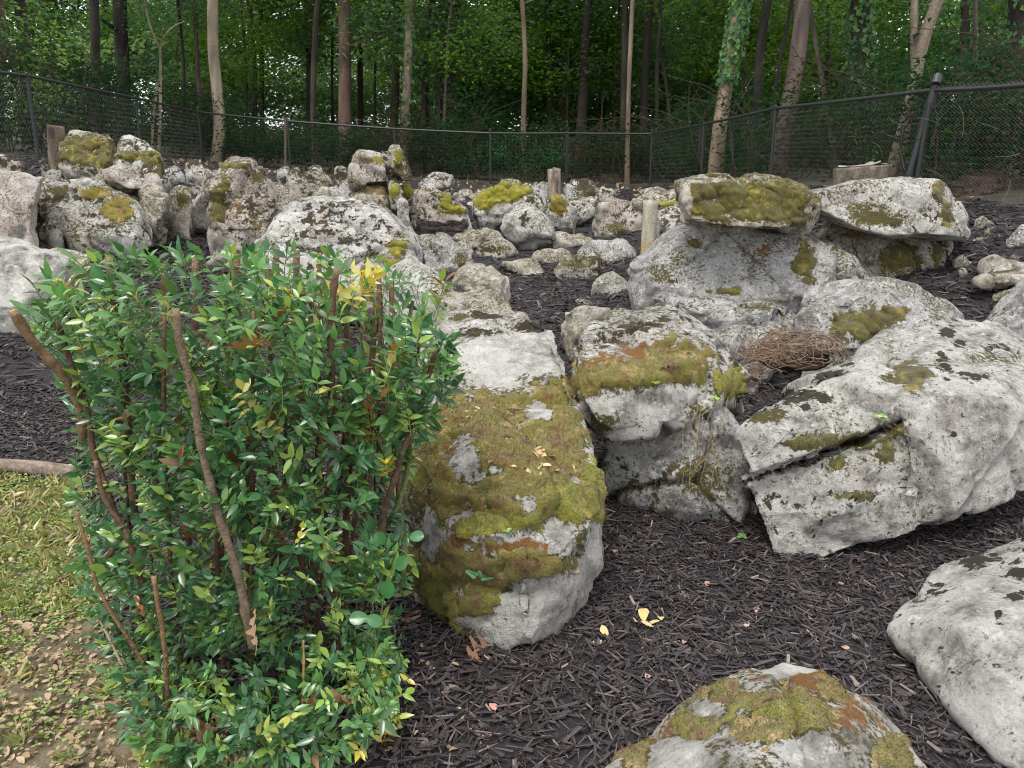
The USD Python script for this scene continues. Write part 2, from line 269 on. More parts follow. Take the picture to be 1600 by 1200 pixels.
def surface_nets(f, lo, hi, h):
    """A closed quad mesh, split to triangles, where the field f(points) crosses zero; the cells are h wide."""
    n = np.maximum(np.ceil((hi - lo) / h).astype(int) + 1, 4); ax = [lo[k] + h * np.arange(n[k]) for k in range(3)]
    Pt = np.stack(np.meshgrid(*ax, indexing='ij'), -1).reshape(-1, 3).astype(np.float32)
    S = np.concatenate([f(c) for c in np.array_split(Pt, max(1, len(Pt) // 150000))]).reshape(n); I = S < 0
    for k in range(3):
        e = np.moveaxis(I, k, 0); e[0] = False; e[-1] = False
    S = np.where(I, np.minimum(S, -1e-5), np.maximum(S, 1e-5))
    c8 = [(i, j, k) for i in (0, 1) for j in (0, 1) for k in (0, 1)]
    cnt = sum(I[i:n[0] - 1 + i, j:n[1] - 1 + j, k:n[2] - 1 + k].astype(np.int8) for i, j, k in c8)
    act = np.argwhere((cnt > 0) & (cnt < 8)); vid = np.full(n - 1, -1, np.int64); vid[tuple(act.T)] = np.arange(len(act))
    cv = {c: S[tuple((act + c).T)] for c in c8}; acc = np.zeros((len(act), 3)); num = np.zeros(len(act))
    for c in c8:
        for k in range(3):
            if c[k] == 0:
                d = list(c); d[k] = 1; u, w = cv[c], cv[tuple(d)]; x = (u < 0) != (w < 0); t = np.where(x, u / np.where(x, u - w, 1), 0)
                p = np.tile(np.array(c, float), (len(act), 1)); p[:, k] += t; acc += p * x[:, None]; num += x
    V = lo + h * (act + acc / num[:, None]); Q = []
    for k in range(3):
        sl0 = [slice(None)] * 3; sl1 = [slice(None)] * 3; sl0[k] = slice(0, -1); sl1[k] = slice(1, None)
        x = np.argwhere(I[tuple(sl0)] != I[tuple(sl1)]); u, w = [(1, 2), (2, 0), (0, 1)][k]
        x = x[(x[:, u] > 0) & (x[:, w] > 0) & (x[:, u] < n[u] - 1) & (x[:, w] < n[w] - 1)]; q = []
        for du, dw in ((1, 1), (0, 1), (0, 0), (1, 0)):
            y = x.copy(); y[:, u] -= du; y[:, w] -= dw; q.append(vid[tuple(y.T)])
        q = np.stack(q, 1); flip = I[tuple(x.T)]; q[~flip] = q[~flip][:, ::-1]; Q.append(q)
    Q = np.vstack(Q); Q = Q[(Q >= 0).all(1)]
    return V, np.vstack([Q[:, [0, 1, 2]], Q[:, [0, 2, 3]]])
def rock_mesh(hulls, seed, edge, rough=1.0, rnd=2, cuts=(), strata=.5, tilt=(0.15, .1, 1.0), facet=1.0, chips=11, chipd=.075, crack=.7):
    E_ = [ConvexHull(np.asarray(h, float)).equations.astype(np.float32) for h in hulls]; C_ = [ConvexHull(np.asarray(c, float)).equations.astype(np.float32) for c in cuts]
    allp = np.vstack(hulls); lo, hi = allp.min(0) - .05, allp.max(0) + .05; size = np.linalg.norm(hi - lo); edge = min(edge, size / 22)
    cr = np.random.default_rng(seed + 500); U = norm(cr.normal(size=(chips, 3)) + [0, -.25, .25]); K = -((allp @ U.T).max(0) - cr.uniform(.25, 1, chips) * chipd * size * .75)
    U, K = U.astype(np.float32), K.astype(np.float32)
    def field(P):
        d = np.min([(P @ e[:, :3].T + e[:, 3]).max(1) for e in E_], 0); d = np.maximum(d, (P @ U.T + K).max(1))
        if C_:
            W = P + (.010 * np.sin(P[:, [2, 0, 1]] * 21 + 1) + .006 * np.sin(P[:, [1, 2, 0]] * 57)).astype(np.float32)
            for e in C_: d = np.maximum(d, -(W @ e[:, :3].T + e[:, 3]).max(1))
        return d
    V, F = surface_nets(field, lo, hi, edge)
    V = smooth_mesh(V, F, rnd)
    N = vnormals(V, F); o = np.array([seed * 3.7, seed * 1.3, seed * 2.1]); s = min(size, 1.6)
    q = V + o
    d = .020 * s * fbm(q * 2.6 / s, 3, seed)
    f1, f2, ci = worley(V + .06 * s * np.stack([fbm(q * 3 / s, 2, seed + k) for k in (7, 8, 9)], 1), seed, 16)
    off = np.random.default_rng(seed).uniform(-1, 1, 16)
    gap = (f2 - f1) / s
    d += facet * .030 * s * off[ci] * np.clip(gap / .022, 0, 1) - facet * .012 * s * np.clip(1 - gap / .018, 0, 1)
    tv = norm(np.array(tilt)); t = (V @ tv) * 6.5 / s + .8 * fbm(q * 1.6 / s, 3, seed + 3)
    fr = t - np.floor(t); led = np.where(fr < .82, fr / .82, (1 - fr) / .18)
    d += strata * .022 * s * (led - .5) * np.clip(.4 + noise(q * 2.2 / s, seed + 5) * 1.6, 0, 1)
    d -= .022 * s * (1 - np.abs(noise(q * 6 / s, seed + 11))) ** 4
    d += .010 * min(s, .8) * fbm(q * 11 / s, 3, seed + 2)
    d += .0085 * fbm(q * 30, 4, seed + 4) - .006 * np.clip(noise(q * 21, seed + 14) - .1, 0, 1) * 2
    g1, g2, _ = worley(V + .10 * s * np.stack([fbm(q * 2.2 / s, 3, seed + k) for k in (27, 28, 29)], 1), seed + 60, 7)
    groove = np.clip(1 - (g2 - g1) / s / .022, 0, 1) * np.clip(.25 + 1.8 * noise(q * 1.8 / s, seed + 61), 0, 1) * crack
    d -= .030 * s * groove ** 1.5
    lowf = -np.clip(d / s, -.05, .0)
    cutn = np.zeros(len(V))
    for e in C_:
        cd = (V.astype(np.float32) @ e[:, :3].T + e[:, 3]).max(1); cutn = np.maximum(cutn, np.clip(1 - cd / .022, 0, 1)); d = d * np.clip(.08 + cd / .05, .08, 1)
    V = V + N * (rough * d)[:, None]
    return V, F, groove + 6 * lowf, cutn
def lichen_of(V, F, seed, spots, blk, mos, rust):
    N = vnormals(V, F); px, py = pix(V); o = np.array([seed * 1.7, seed, seed * .6]); q = V + o
    up = np.clip(N[:, 2], -.3, 1); facing = np.clip((np.einsum('ij,ij->i', N, norm(np.array([0, 0, EYE]) - V)) + .25) / .3, 0, 1)
    wob = .5 * fbm(q * 7, 4, seed + 20) + .45 * fbm(q * 24, 3, seed + 25)
    r = mos * (.31 + .44 * fbm(q * 3.2, 4, seed + 21) + .14 * up); g = rust * (.2 + .5 * fbm(q * 2.7, 3, seed + 22)); b = blk * (.33 + .52 * fbm(q * 3.6, 4, seed + 23) + .20 * up)
    m = np.full(len(V), -1.0); m2 = np.full(len(V), -1.0)
    for cx, cy, rx, ry, kind, *st in spots:
        st = st[0] if st else 1.0
        e = st * np.clip(1.35 - np.hypot((px - cx) / rx, (py - cy) / ry) + wob * (1.5 if kind == 'c' else 1.0), 0, 1) * facing
        if kind == 'm': m = np.maximum(m, e); r = np.maximum(r, e * 1.0)
        elif kind == 'g': m2 = np.maximum(m2, e); r = np.maximum(r, e)
        elif kind == 'o': r = np.maximum(r, e * .75)
        elif kind == 'u': g = np.maximum(g, e * .75)
        elif kind == 'b': b = np.maximum(b, e * .55)
        elif kind == 'c': r = r - e; g = g - e; b = b - e; m = m - e * 2; m2 = m2 - e * 2   # bare stone
    m = np.where(m2 > .5, np.minimum(m, .45), m)
    return np.stack([r, g, b], 1), m, m2
def moss_mesh(V, F, m, seed, thick, fuzz=0, fh=.010):
    mm = m + .34 * fbm(V * 9 + seed, 3, seed + 31) + .52 * fbm(V * 27 + seed, 4, seed + 33) - .13
    keep = (mm[F] > .34).any(1)
    if keep.sum() < 6: return None
    N = vnormals(V, F); u, inv = np.unique(F[keep], return_inverse=True); f = inv.reshape(-1, 3)
    h = np.clip((mm[u] - .34) / .3, -.25, 1)
    lump = .75 + 1.0 * fbm(V[u] * 22 + seed, 4, seed + 32)
    v = V[u] + N[u] * (np.where(h > 0, thick * np.sqrt(np.clip(h, 0, 1)) * lump, h * .02))[:, None]
    if fuzz:
        r = np.random.default_rng(seed); a = np.linalg.norm(np.cross(v[f[:, 1]] - v[f[:, 0]], v[f[:, 2]] - v[f[:, 0]]), axis=1); hf = h[f].min(1) > .1
        a = a * hf
        if a.sum() > 0:
            n = min(int(a.sum() / 2 * fuzz), 60000); k = r.choice(len(f), n, p=a / a.sum()); w = r.dirichlet((1, 1, 1), n)
            p = (v[f[k]] * w[..., None]).sum(1); nn = N[u][f[k, 0]]; t = norm(r.normal(size=(n, 3)))
            tip = p + norm(nn + .55 * t + [0, 0, .3]) * (fh * r.uniform(.5, 1.5, n))[:, None]; sd = norm(np.cross(nn, t)) * .0016
            nv = np.stack([p - sd * .8, p + sd * .8, tip], 1).reshape(-1, 3); nf = np.arange(3 * n).reshape(-1, 3) + len(v)
            v, f = np.vstack([v, nv]), np.vstack([f, nf])
    return v, f
ROCKS = []
def rock(name, label, polys, D0=None, th=None, kind='white', moss='green', spots=(), blk=.8, mos=.8, rust=.5, edge=None, cat='rock', thick=None, fuzz=0, hulls=(), group=None, sit=False, **kw):
    seed = len(ROCKS) + 3
    hs = [np.array([at(*p) for p in h]) for h in hulls]
    for po in polys:
        P = np.asarray(po, float); D = D0
        if D is None:
            low = P[np.argsort(P[:, 1])[-2:]].mean(0); D = ground(*low)[1]
        w = (P[:, 0].max() - P[:, 0].min()) / FPX * D; hgt = (P[:, 1].max() - P[:, 1].min()) / FPX * D
        t = th if th else max(.75 * w, .6 * hgt)
        hs.append(poly_hull(P, D, t, (.12 if sit else .22) * t, sit))
    allp = np.vstack(hs); D = allp[:, 1].min()
    if edge is None: edge = max(.013, D * .0036)
    V, F, gr, cutn = rock_mesh(hs, seed, edge, **kw)
    L, m, m2 = lichen_of(V, F, seed, spots, blk, mos, rust)
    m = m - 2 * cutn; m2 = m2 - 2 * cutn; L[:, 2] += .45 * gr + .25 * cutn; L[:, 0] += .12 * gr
    tk = thick or min(.028, .008 + D * .0016); mo = moss_mesh(V, F, m, seed, tk, fuzz); mg = moss_mesh(V, F, m2, seed + 9, tk * 1.15, fuzz) if m2.max() > .3 else None
    if mo is None:
        pr = obj(name, (V, F), ROCK[kind], smooth=True, tint=L, pv='lichen', label=label, cat=cat, group=group)
    else:
        pr = thing(name, label, cat, group)
        obj('stone', (V, F), ROCK[kind], pr, smooth=True, tint=L, pv='lichen')
        obj('moss', mo, MOSS[moss], pr, smooth=True, kind='stuff')
        if mg is not None: obj('moss', mg, MOSS['green'], pr, smooth=True, kind='stuff', label='brighter green moss')
    ROCKS.append((label, V, F)); return pr

# --- near boulders: hull points as (pixel, pixel, distance)
def low(pts, dz=0): return [(x, y + 40, d) for x, y, d in pts]
n1 = [(700, 1005, 2.36), (760, 1042, 2.28), (825, 1058, 2.24), (882, 1018, 2.40), (925, 925, 2.62), (655, 925, 2.5), (640, 800, 2.7), (655, 860, 2.45), (720, 850, 2.28), (810, 850, 2.2), (900, 835, 2.3), (943, 800, 2.5),
      (946, 740, 2.75), (930, 690, 2.95), (640, 700, 2.95), (660, 745, 2.6), (760, 700, 2.62), (860, 700, 2.68), (908, 620, 3.2), (640, 610, 3.3), (700, 1100, 2.6), (930, 1050, 2.9), (640, 1000, 2.9)]
n1b = [(640, 650, 3.1), (905, 640, 3.15), (890, 548, 3.55), (862, 505, 3.95), (780, 484, 4.15), (700, 480, 4.2), (655, 520, 3.9), (650, 560, 3.6), (640, 900, 3.1), (925, 900, 3.15), (880, 760, 4.1), (680, 760, 4.2)]
rock('boulder', 'large long boulder with moss-covered front beside the shrub', [], hulls=[n1, n1b], kind='white', moss='brown', cat='boulder', edge=.0125, rnd=6, chips=3, chipd=.03, crack=.5, fuzz=16000, thick=.015, tilt=(.1, -.5, 1), strata=.9, blk=.35, mos=.6, rust=.5,
     spots=[(790, 740, 110, 80, 'm', .95), (700, 740, 70, 90, 'm', .9), (870, 700, 50, 60, 'm', .9), (760, 650, 110, 50, 'm', .8), (850, 670, 60, 50, 'm', .8), (740, 890, 80, 50, 'm', .95), (820, 880, 90, 26, 'm', .9), (660, 880, 30, 80, 'm', .8),
            (880, 790, 60, 36, 'g', 1), (800, 815, 90, 26, 'g', .95), (925, 770, 22, 50, 'g', .9), (690, 930, 32, 60, 'g', .9), (745, 945, 40, 22, 'g', .8), (690, 985, 40, 26, 'm', .8), (735, 990, 30, 16, 'g', .6), (915, 850, 20, 40, 'o', .9), (890, 930, 26, 30, 'o', .7), (650, 790, 30, 60, 'o'),
            (870, 615, 40, 35, 'm', .8), (830, 590, 50, 18, 'm', .75), (885, 610, 18, 20, 'u', 1.2), (690, 690, 60, 60, 'u', .9), (800, 855, 100, 16, 'u', 1.1), (720, 850, 30, 20, 'u', 1), (760, 490, 30, 14, 'b', 1.5), (830, 512, 35, 14, 'b', 1.5), (750, 520, 45, 10, 'b', 1.4), (720, 495, 25, 12, 'o'),
            (728, 722, 26, 30, 'c', .8), (770, 735, 20, 10, 'c', .6), (865, 822, 16, 13, 'c', .9), (870, 970, 70, 50, 'c', .9), (840, 645, 16, 12, 'c', .9), (790, 560, 70, 35, 'c', .8), (670, 840, 12, 40, 'c', .7), (925, 880, 16, 40, 'c', .7)])
n2 = [(890, 548, 3.45), (905, 512, 3.75), (960, 487, 4.1), (1040, 478, 4.4), (1086, 496, 4.4), (1122, 522, 4.2), (1142, 565, 3.9), (1125, 605, 3.55), (1112, 632, 3.4), (1050, 660, 3.2), (958, 684, 3.12), (925, 662, 3.15), (903, 610, 3.25),
      (930, 575, 3.2), (1010, 570, 3.22), (1090, 560, 3.4), (1120, 640, 4.3), (930, 650, 4.2)]
n2b = [(1108, 572, 3.75), (1150, 570, 3.8), (1168, 592, 3.75), (1160, 612, 3.65), (1130, 625, 3.6), (1110, 612, 3.55), (1150, 640, 4.1)]
rock('boulder', 'rounded boulder with rusty brown moss band and black-spotted white top', [], hulls=[n2, n2b], kind='white', moss='brown', cat='boulder', edge=.0125, rnd=8, chips=3, chipd=.03, crack=.5, fuzz=14000, thick=.013, blk=.6,
     spots=[(985, 590, 85, 35, 'm', 1), (920, 590, 30, 40, 'm', .9), (1060, 570, 60, 50, 'm', .95), (1000, 610, 20, 14, 'g', .7), (950, 570, 60, 30, 'u', 1), (1010, 555, 80, 24, 'u', 1), (1085, 640, 40, 20, 'o'), (1140, 600, 28, 24, 'g', 1), (1030, 625, 70, 25, 'c', .7), (1000, 510, 40, 9, 'b', 1.4), (960, 520, 40, 8, 'b', 1.3),
            (1035, 500, 14, 7, 'b', 1.6), (930, 530, 30, 8, 'b', 1), (940, 660, 30, 20, 'o')])
n3 = [(945, 690, 3.42), (1050, 655, 3.4), (1120, 635, 3.45), (1172, 700, 3.4), (1197, 790, 3.3), (1182, 838, 3.2), (1100, 832, 3.25), (1030, 802, 3.35), (950, 782, 3.5), (1060, 740, 3.25), (1150, 900, 3.6), (960, 850, 3.8), (1180, 800, 4.2), (960, 720, 4.2), (1150, 680, 4.2), (1182, 870, 3.3), (1040, 860, 3.4)]
rock('boulder', 'grey cracked boulder carrying the rusty-mossed boulder on its back', [], hulls=[n3], kind='grey', cat='boulder', moss='brown', edge=.013, rnd=3, chips=4, chipd=.03, blk=.5, strata=.8, tilt=(.3, 0, 1), spots=[(1100, 750, 60, 50, 'o', .8), (1000, 740, 60, 30, 'b', .8)])
n4 = [(1205, 872, 2.98), (1242, 893, 2.98), (1294, 882, 2.94), (1402, 848, 2.92), (1502, 808, 3.02), (1640, 760, 3.2), (1150, 742, 3.12), (1166, 756, 3.05), (1184, 810, 2.98), (1420, 655, 3.06), (1290, 706, 3.04), (1600, 660, 3.16), (1330, 800, 2.92), (1250, 740, 4.1), (1640, 600, 4.7), (1640, 640, 3.3), (1300, 800, 3.9), (1450, 740, 4.2)]
n4b = [(1166, 744, 2.97), (1136, 665, 3.08), (1148, 645, 3.22), (1240, 668, 2.98), (1330, 585, 3.34), (1342, 562, 3.52), (1425, 647, 3.08), (1290, 700, 2.99), (1250, 605, 3.9), (1220, 720, 4.0), (1425, 600, 3.4), (1400, 700, 4.0)]
n4e = [(1410, 640, 3.04), (1600, 612, 3.22), (1650, 640, 3.3), (1480, 568, 3.45), (1390, 530, 4.0), (1480, 500, 4.3), (1560, 506, 4.4), (1650, 548, 4.4), (1640, 740, 3.2), (1600, 690, 3.12), (1430, 720, 2.97), (1500, 790, 3.04), (1420, 780, 2.94), (1640, 700, 4.6), (1500, 740, 4.3)]
n4c = [(1330, 562, 3.7), (1390, 519, 4.1), (1480, 491, 4.5), (1562, 501, 4.55), (1600, 560, 4.1), (1500, 600, 3.62), (1410, 600, 3.62), (1640, 540, 4.6), (1640, 650, 4.7), (1350, 640, 4.2)]
cut4 = [(1140, 753, 2.8), (1140, 763, 2.8), (1425, 648, 2.9), (1425, 655, 2.9), (1300, 706, 3.18), (1425, 651, 3.25), (1170, 753, 3.25)]
cut4b = [(1272, 811, 2.8), (1272, 819, 2.8), (1365, 769, 2.85), (1365, 775, 2.85), (1320, 793, 3.13), (1275, 815, 3.11)]
cut4c = [(1150, 664, 2.9), (1150, 674, 2.9), (1345, 562, 3.2), (1345, 570, 3.2), (1250, 615, 3.24), (1340, 566, 3.58), (1155, 669, 3.12)]
rock('boulder', 'huge tilted pale boulder split by long diagonal mossy cracks', [], hulls=[n4, n4b, n4e, n4c], cuts=[np.array([at(*p) for p in c]) for c in (cut4, cut4b, cut4c)], kind='white', cat='boulder', moss='dark', edge=.0125, rnd=5, chips=3, chipd=.03, crack=.6, rough=.85, strata=.4, tilt=(-.35, 0, 1), fuzz=6000, thick=.014, blk=.32, mos=.5, rust=.4,
     spots=[(1265, 692, 50, 14, 'm', .8), (1340, 690, 60, 15, 'm', .85), (1395, 672, 26, 16, 'm', .85), (1310, 725, 18, 14, 'm', .7), (1385, 705, 20, 22, 'm', .8), (1340, 775, 35, 9, 'm', .8), (1250, 620, 60, 12, 'b', 1.3), (1200, 650, 40, 14, 'o', 1), (1300, 585, 30, 8, 'b', 1.2),
            (1425, 585, 40, 22, 'm', .85), (1390, 590, 20, 12, 'o'), (1480, 520, 14, 10, 'b', 1.7), (1500, 535, 10, 7, 'b', 1.7), (1550, 560, 60, 12, 'o', .8), (1470, 575, 26, 26, 'b', 1), (1520, 590, 30, 9, 'b', 1.2), (1285, 625, 6, 6, 'b', 2), (1258, 637, 5, 5, 'b', 2), (1560, 545, 50, 12, 'b', .9), (1490, 678, 5, 6, 'b', 2)])
n4d = [(1290, 880, 3.5), (1300, 850, 3.6), (1380, 835, 3.5), (1440, 835, 3.4), (1470, 862, 3.35), (1440, 890, 3.2), (1350, 895, 3.3), (1480, 880, 4.2), (1300, 900, 4.2)]
rock('boulder', 'low shadowed grey rock tucked beneath the huge tilted boulder', [], hulls=[n4d], kind='grey', cat='rock', edge=.016, rnd=5, blk=.6)
n5 = [(1397, 985, 2.35), (1405, 940, 2.5), (1442, 882, 2.7), (1500, 842, 2.8), (1600, 808, 2.85), (1720, 800, 2.8), (1720, 1000, 2.0), (1600, 960, 2.12), (1500, 980, 2.15), (1460, 1052, 2.18), (1490, 1108, 2.0), (1560, 1182, 1.8), (1640, 1230, 1.7), (1760, 1300, 1.7), (1420, 1040, 2.6), (1500, 1150, 2.7), (1700, 1000, 3.0), (1700, 1150, 1.72), (1560, 1080, 1.92)]
rock('boulder', 'smooth pale boulder cut off by the lower right picture edge', [], hulls=[n5], kind='white', cat='boulder', edge=.0105, rnd=6, chips=4, chipd=.03, crack=.3, rough=.85, strata=.3, facet=.6, blk=.5, mos=.2, rust=.2, spots=[(1540, 870, 60, 16, 'b', 1.1), (1590, 890, 30, 14, 'b', 1.3), (1460, 920, 30, 16, 'b', .9), (1560, 960, 10, 8, 'b', 1.5), (1590, 930, 20, 9, 'b', 1.3)])
n6 = [(930, 1222, 1.62), (1010, 1150, 1.72), (1080, 1082, 1.82), (1150, 1037, 1.9), (1220, 1019, 1.92), (1292, 1037, 1.88), (1352, 1092, 1.78), (1402, 1152, 1.68), (1447, 1215, 1.58), (1100, 1180, 1.5), (1220, 1120, 1.55), (1320, 1190, 1.46), (1180, 1330, 1.25), (1380, 1330, 1.3), (980, 1330, 1.35), (1220, 1110, 2.3), (1060, 1180, 2.1), (1380, 1180, 2.15), (1020, 1300, 2.0), (1400, 1300, 2.0)]
rock('boulder', 'low domed boulder with orange-green moss at the bottom edge', [], hulls=[n6], kind='white', cat='boulder', moss='brown', edge=.009, rnd=6, chips=2, chipd=.02, crack=.4, rough=.7, strata=.3, fuzz=14000, thick=.011, blk=.3, rust=1.0,
     spots=[(1200, 1110, 80, 26, 'g', .8), (1080, 1125, 50, 26, 'g', .7), (1300, 1160, 40, 30, 'g', .7), (1220, 1120, 110, 50, 'm', .95), (1080, 1130, 60, 40, 'm', .8), (1000, 1180, 40, 40, 'm', .8), (1130, 1080, 50, 25, 'm', .7), (1300, 1080, 40, 30, 'm', .7), (1390, 1180, 40, 40, 'm', .9), (1270, 1060, 60, 30, 'u', 1), (1010, 1170, 50, 50, 'u', .8), (1330, 1120, 60, 60, 'u', .8),
            (1215, 1040, 35, 14, 'c', 1), (1060, 1190, 45, 30, 'c', 1), (1270, 1170, 45, 22, 'c', .8), (1100, 1110, 25, 14, 'c', .8)])
R = rock
# --- middle right
R('boulder', 'broad light grey boulder under the mossy cap slab', [[(992, 420), (1030, 393), (1068, 350), (1110, 350), (1243, 358), (1280, 378), (1318, 400), (1322, 430), (1272, 445), (1260, 465), (1210, 472), (1135, 470), (1045, 455), (1005, 450)]], D0=6.3, th=1.5, kind='grey', moss='dark', cat='boulder', strata=.5, rough=.8, crack=.25, facet=.7, edge=.018, chips=6, chipd=.04,
  spots=[(1260, 410, 22, 40, 'm', .9), (1140, 455, 28, 6, 'm', 1), (1085, 380, 14, 12, 'm', .8), (1060, 400, 30, 22, 'o', .7), (1030, 430, 30, 20, 'o', .8), (1190, 385, 20, 20, 'u', .8)], blk=.4)
R('slab', 'thick flat-topped capstone covered in dark green moss', [[(1056, 281), (1072, 276), (1155, 273), (1210, 279), (1255, 296), (1279, 320), (1268, 343), (1257, 357), (1205, 357), (1072, 350), (1068, 330), (1064, 305)]], sit=True, D0=6.05, th=1.3, kind='tan', moss='dark', cat='boulder', edge=.017, chips=6, chipd=.04, thick=.022, strata=1.3, rnd=2, tilt=(.05, .05, 1),
  spots=[(1140, 298, 90, 24, 'm', .95), (1225, 312, 50, 34, 'm', .95), (1110, 330, 50, 22, 'm', .85), (1190, 335, 80, 14, 'm', .9), (1240, 335, 30, 16, 'm', .9), (1150, 316, 70, 24, 'm', .8), (1090, 345, 12, 10, 'c', .5), (1072, 315, 8, 30, 'c', .8), (1110, 282, 40, 4, 'c', .6)], blk=.7)
R('ledge', 'flat rock ledge lying at the foot of the light grey boulder', [[(1022, 465), (1045, 456), (1110, 465), (1210, 470), (1240, 482), (1235, 500), (1110, 512), (1060, 490)]], D0=5.7, th=1.2, kind='grey', strata=1.0, spots=[(1180, 480, 40, 8, 'o', .8)], blk=.5)
R('boulder', 'round dark grey boulder between the straw heap and the mossy boulder', [[(1115, 520), (1140, 497), (1172, 494), (1200, 500), (1225, 515), (1215, 545), (1190, 580), (1150, 575), (1125, 550)]], D0=4.9, th=.8, kind='grey', strata=.1, blk=.2)
R('boulder', 'overhanging pale boulder with jutting lip at the right', [[(1262, 304), (1309, 290), (1360, 280), (1384, 282), (1463, 282), (1479, 308), (1500, 339), (1503, 370), (1440, 367), (1380, 367), (1330, 350), (1300, 345), (1275, 334)]], sit=True, D0=6.7, th=1.5, kind='white', moss='dark', cat='boulder', edge=.018, chips=6, chipd=.04, rnd=2, strata=.9, tilt=(.3, .1, 1),
  spots=[(1370, 340, 60, 20, 'o', 1), (1390, 345, 40, 14, 'b', 1.2), (1480, 335, 14, 20, 'm', .8), (1465, 295, 12, 14, 'm', .8), (1350, 322, 40, 10, 'o', .8)], blk=.6)
R('boulder', 'rough boulder with moss streaks beneath the overhanging one', [[(1277, 378), (1310, 350), (1380, 362), (1440, 370), (1475, 376), (1484, 437), (1440, 457), (1412, 446), (1350, 440), (1325, 404)]], D0=6.95, th=1.3, kind='tan', moss='dark', cat='boulder', edge=.019, chips=6, chipd=.04, strata=.8, tilt=(.6, 0, 1),
  spots=[(1400, 400, 30, 26, 'm', .9), (1430, 412, 14, 14, 'm', .9), (1465, 400, 10, 26, 'm', .8), (1330, 365, 30, 12, 'u', .8)], blk=.5)
R('slab', 'slanting split slab leaning against the light grey boulder', [[(1272, 381), (1287, 379), (1332, 404), (1353, 436), (1300, 442), (1280, 415)]], D0=6.45, th=.7, kind='grey', strata=.5, rnd=2)
R('boulder', 'blue-grey boulder with mossy dark face behind the tilted one', [[(1243, 492), (1272, 447), (1323, 436), (1380, 438), (1430, 449), (1464, 469), (1489, 497), (1440, 540), (1330, 562), (1265, 548), (1246, 522)]], D0=4.95, th=1.2, kind='grey', moss='dark', cat='boulder', edge=.016, strata=.4,
  spots=[(1350, 505, 50, 24, 'm', .85), (1400, 490, 26, 14, 'm', .8), (1310, 520, 20, 20, 'o', .9), (1370, 530, 50, 14, 'b', 1)], blk=.2)
R('slab', 'flat tan stone slab near the right picture edge', [[(1529, 425), (1533, 411), (1552, 403), (1587, 415), (1630, 420), (1630, 440), (1540, 440)]], sit=True, D0=6.3, th=.7, kind='tan', strata=.4, blk=.1, mos=.2)
R('slab', 'white flat slab lying under the flat tan slab', [[(1525, 440), (1540, 433), (1630, 428), (1630, 446), (1565, 454), (1531, 452)]], sit=True, D0=6.1, th=.8, kind='tan', strata=.4, blk=.1, mos=.2)
R('stone', 'tan stone propping up the flat slabs at right', [[(1553, 460), (1580, 446), (1630, 444), (1630, 466), (1572, 470)]], D0=5.95, th=.5, kind='tan', blk=.1)
R('boulder', 'smooth grey boulder at the right edge above the tilted one', [[(1549, 515), (1573, 478), (1612, 440), (1680, 430), (1690, 570), (1610, 562), (1563, 535)]], D0=4.8, th=.9, kind='grey', blk=.3)
R('stone', 'dark grey rock sitting in leaf litter by the right fence', [[(1577, 364), (1598, 346), (1640, 346), (1645, 384), (1580, 380)]], kind='grey', blk=.6)
R('stone', 'small white rock in leaf litter near the right fence', [[(1517, 344), (1538, 337), (1560, 350), (1552, 357), (1522, 355)]], kind='white', blk=.1)
R('stone', 'small tan rock beside the flat tan slab', [[(1487, 406), (1503, 397), (1521, 405), (1529, 418), (1500, 418)]], kind='tan', blk=.2)
# --- centre
R('boulder', 'round white boulder beside the short wooden post', [[(925, 347), (929, 331), (945, 308), (961, 300), (973, 305), (986, 308), (1000, 318), (1008, 331), (1003, 360), (984, 370), (934, 368)]], kind='pink', edge=.028, spots=[(965, 355, 22, 14, 'o', .9), (990, 340, 12, 10, 'b', .8)], blk=.5)
R('slab', 'flat white shelf of rock behind the wooden post', [[(984, 308), (1023, 296), (1068, 301), (1075, 316), (1050, 328), (1015, 330)]], D0=11.0, th=1.5, kind='tan', strata=1.2, blk=.6, spots=[(1040, 318, 20, 6, 'm', .8)])
R('boulder', 'white rock right of the wooden post under the shelf', [[(1024, 332), (1060, 316), (1085, 335), (1085, 360), (1030, 360)]], D0=9.6, th=1.0, kind='white')
R('stone', 'grey stone wedged left of the light grey boulder', [[(1043, 353), (1056, 342), (1078, 343), (1078, 362), (1048, 364)]], D0=8.6, th=.5, kind='grey')
R('stone', 'round stone lying low in front of the white boulder', [[(852, 373), (862, 362), (890, 361), (915, 368), (930, 379), (905, 389), (870, 388)]], kind='tan', blk=.4)
R('boulder', 'smooth grey humped stone in front of the round white boulder', [[(902, 393), (920, 374), (945, 370), (970, 374), (990, 392), (985, 403), (960, 414), (935, 412), (905, 402)]], kind='grey', blk=.2, strata=.2)
R('stone', 'angular pale stone left of the blocky lichened stone', [[(831, 397), (845, 387), (880, 386), (891, 396), (880, 407), (860, 414), (848, 412)]], kind='tan', blk=.2)
R('stone', 'wedge-shaped pale stone half sunk in the mulch', [[(788, 411), (822, 402), (840, 404), (853, 426), (845, 432), (822, 431), (800, 421)]], kind='tan', blk=.2, strata=.3)
R('stone', 'blocky lichen-covered stone in the middle of the mulch', [[(866, 410), (880, 397), (935, 396), (944, 408), (941, 429), (925, 439), (870, 437)]], kind='tan', rnd=2, spots=[(900, 415, 30, 15, 'o', .8)], blk=.9)
R('stone', 'small pointed white stone alone in the mulch', [[(927, 457), (932, 440), (955, 425), (975, 430), (989, 456), (960, 460), (935, 464)]], kind='white', blk=.1)
R('stone', 'thin flat stone nearly buried in the central mulch', [[(893, 472), (903, 463), (927, 470), (930, 478), (910, 480)]], kind='tan', blk=.1)
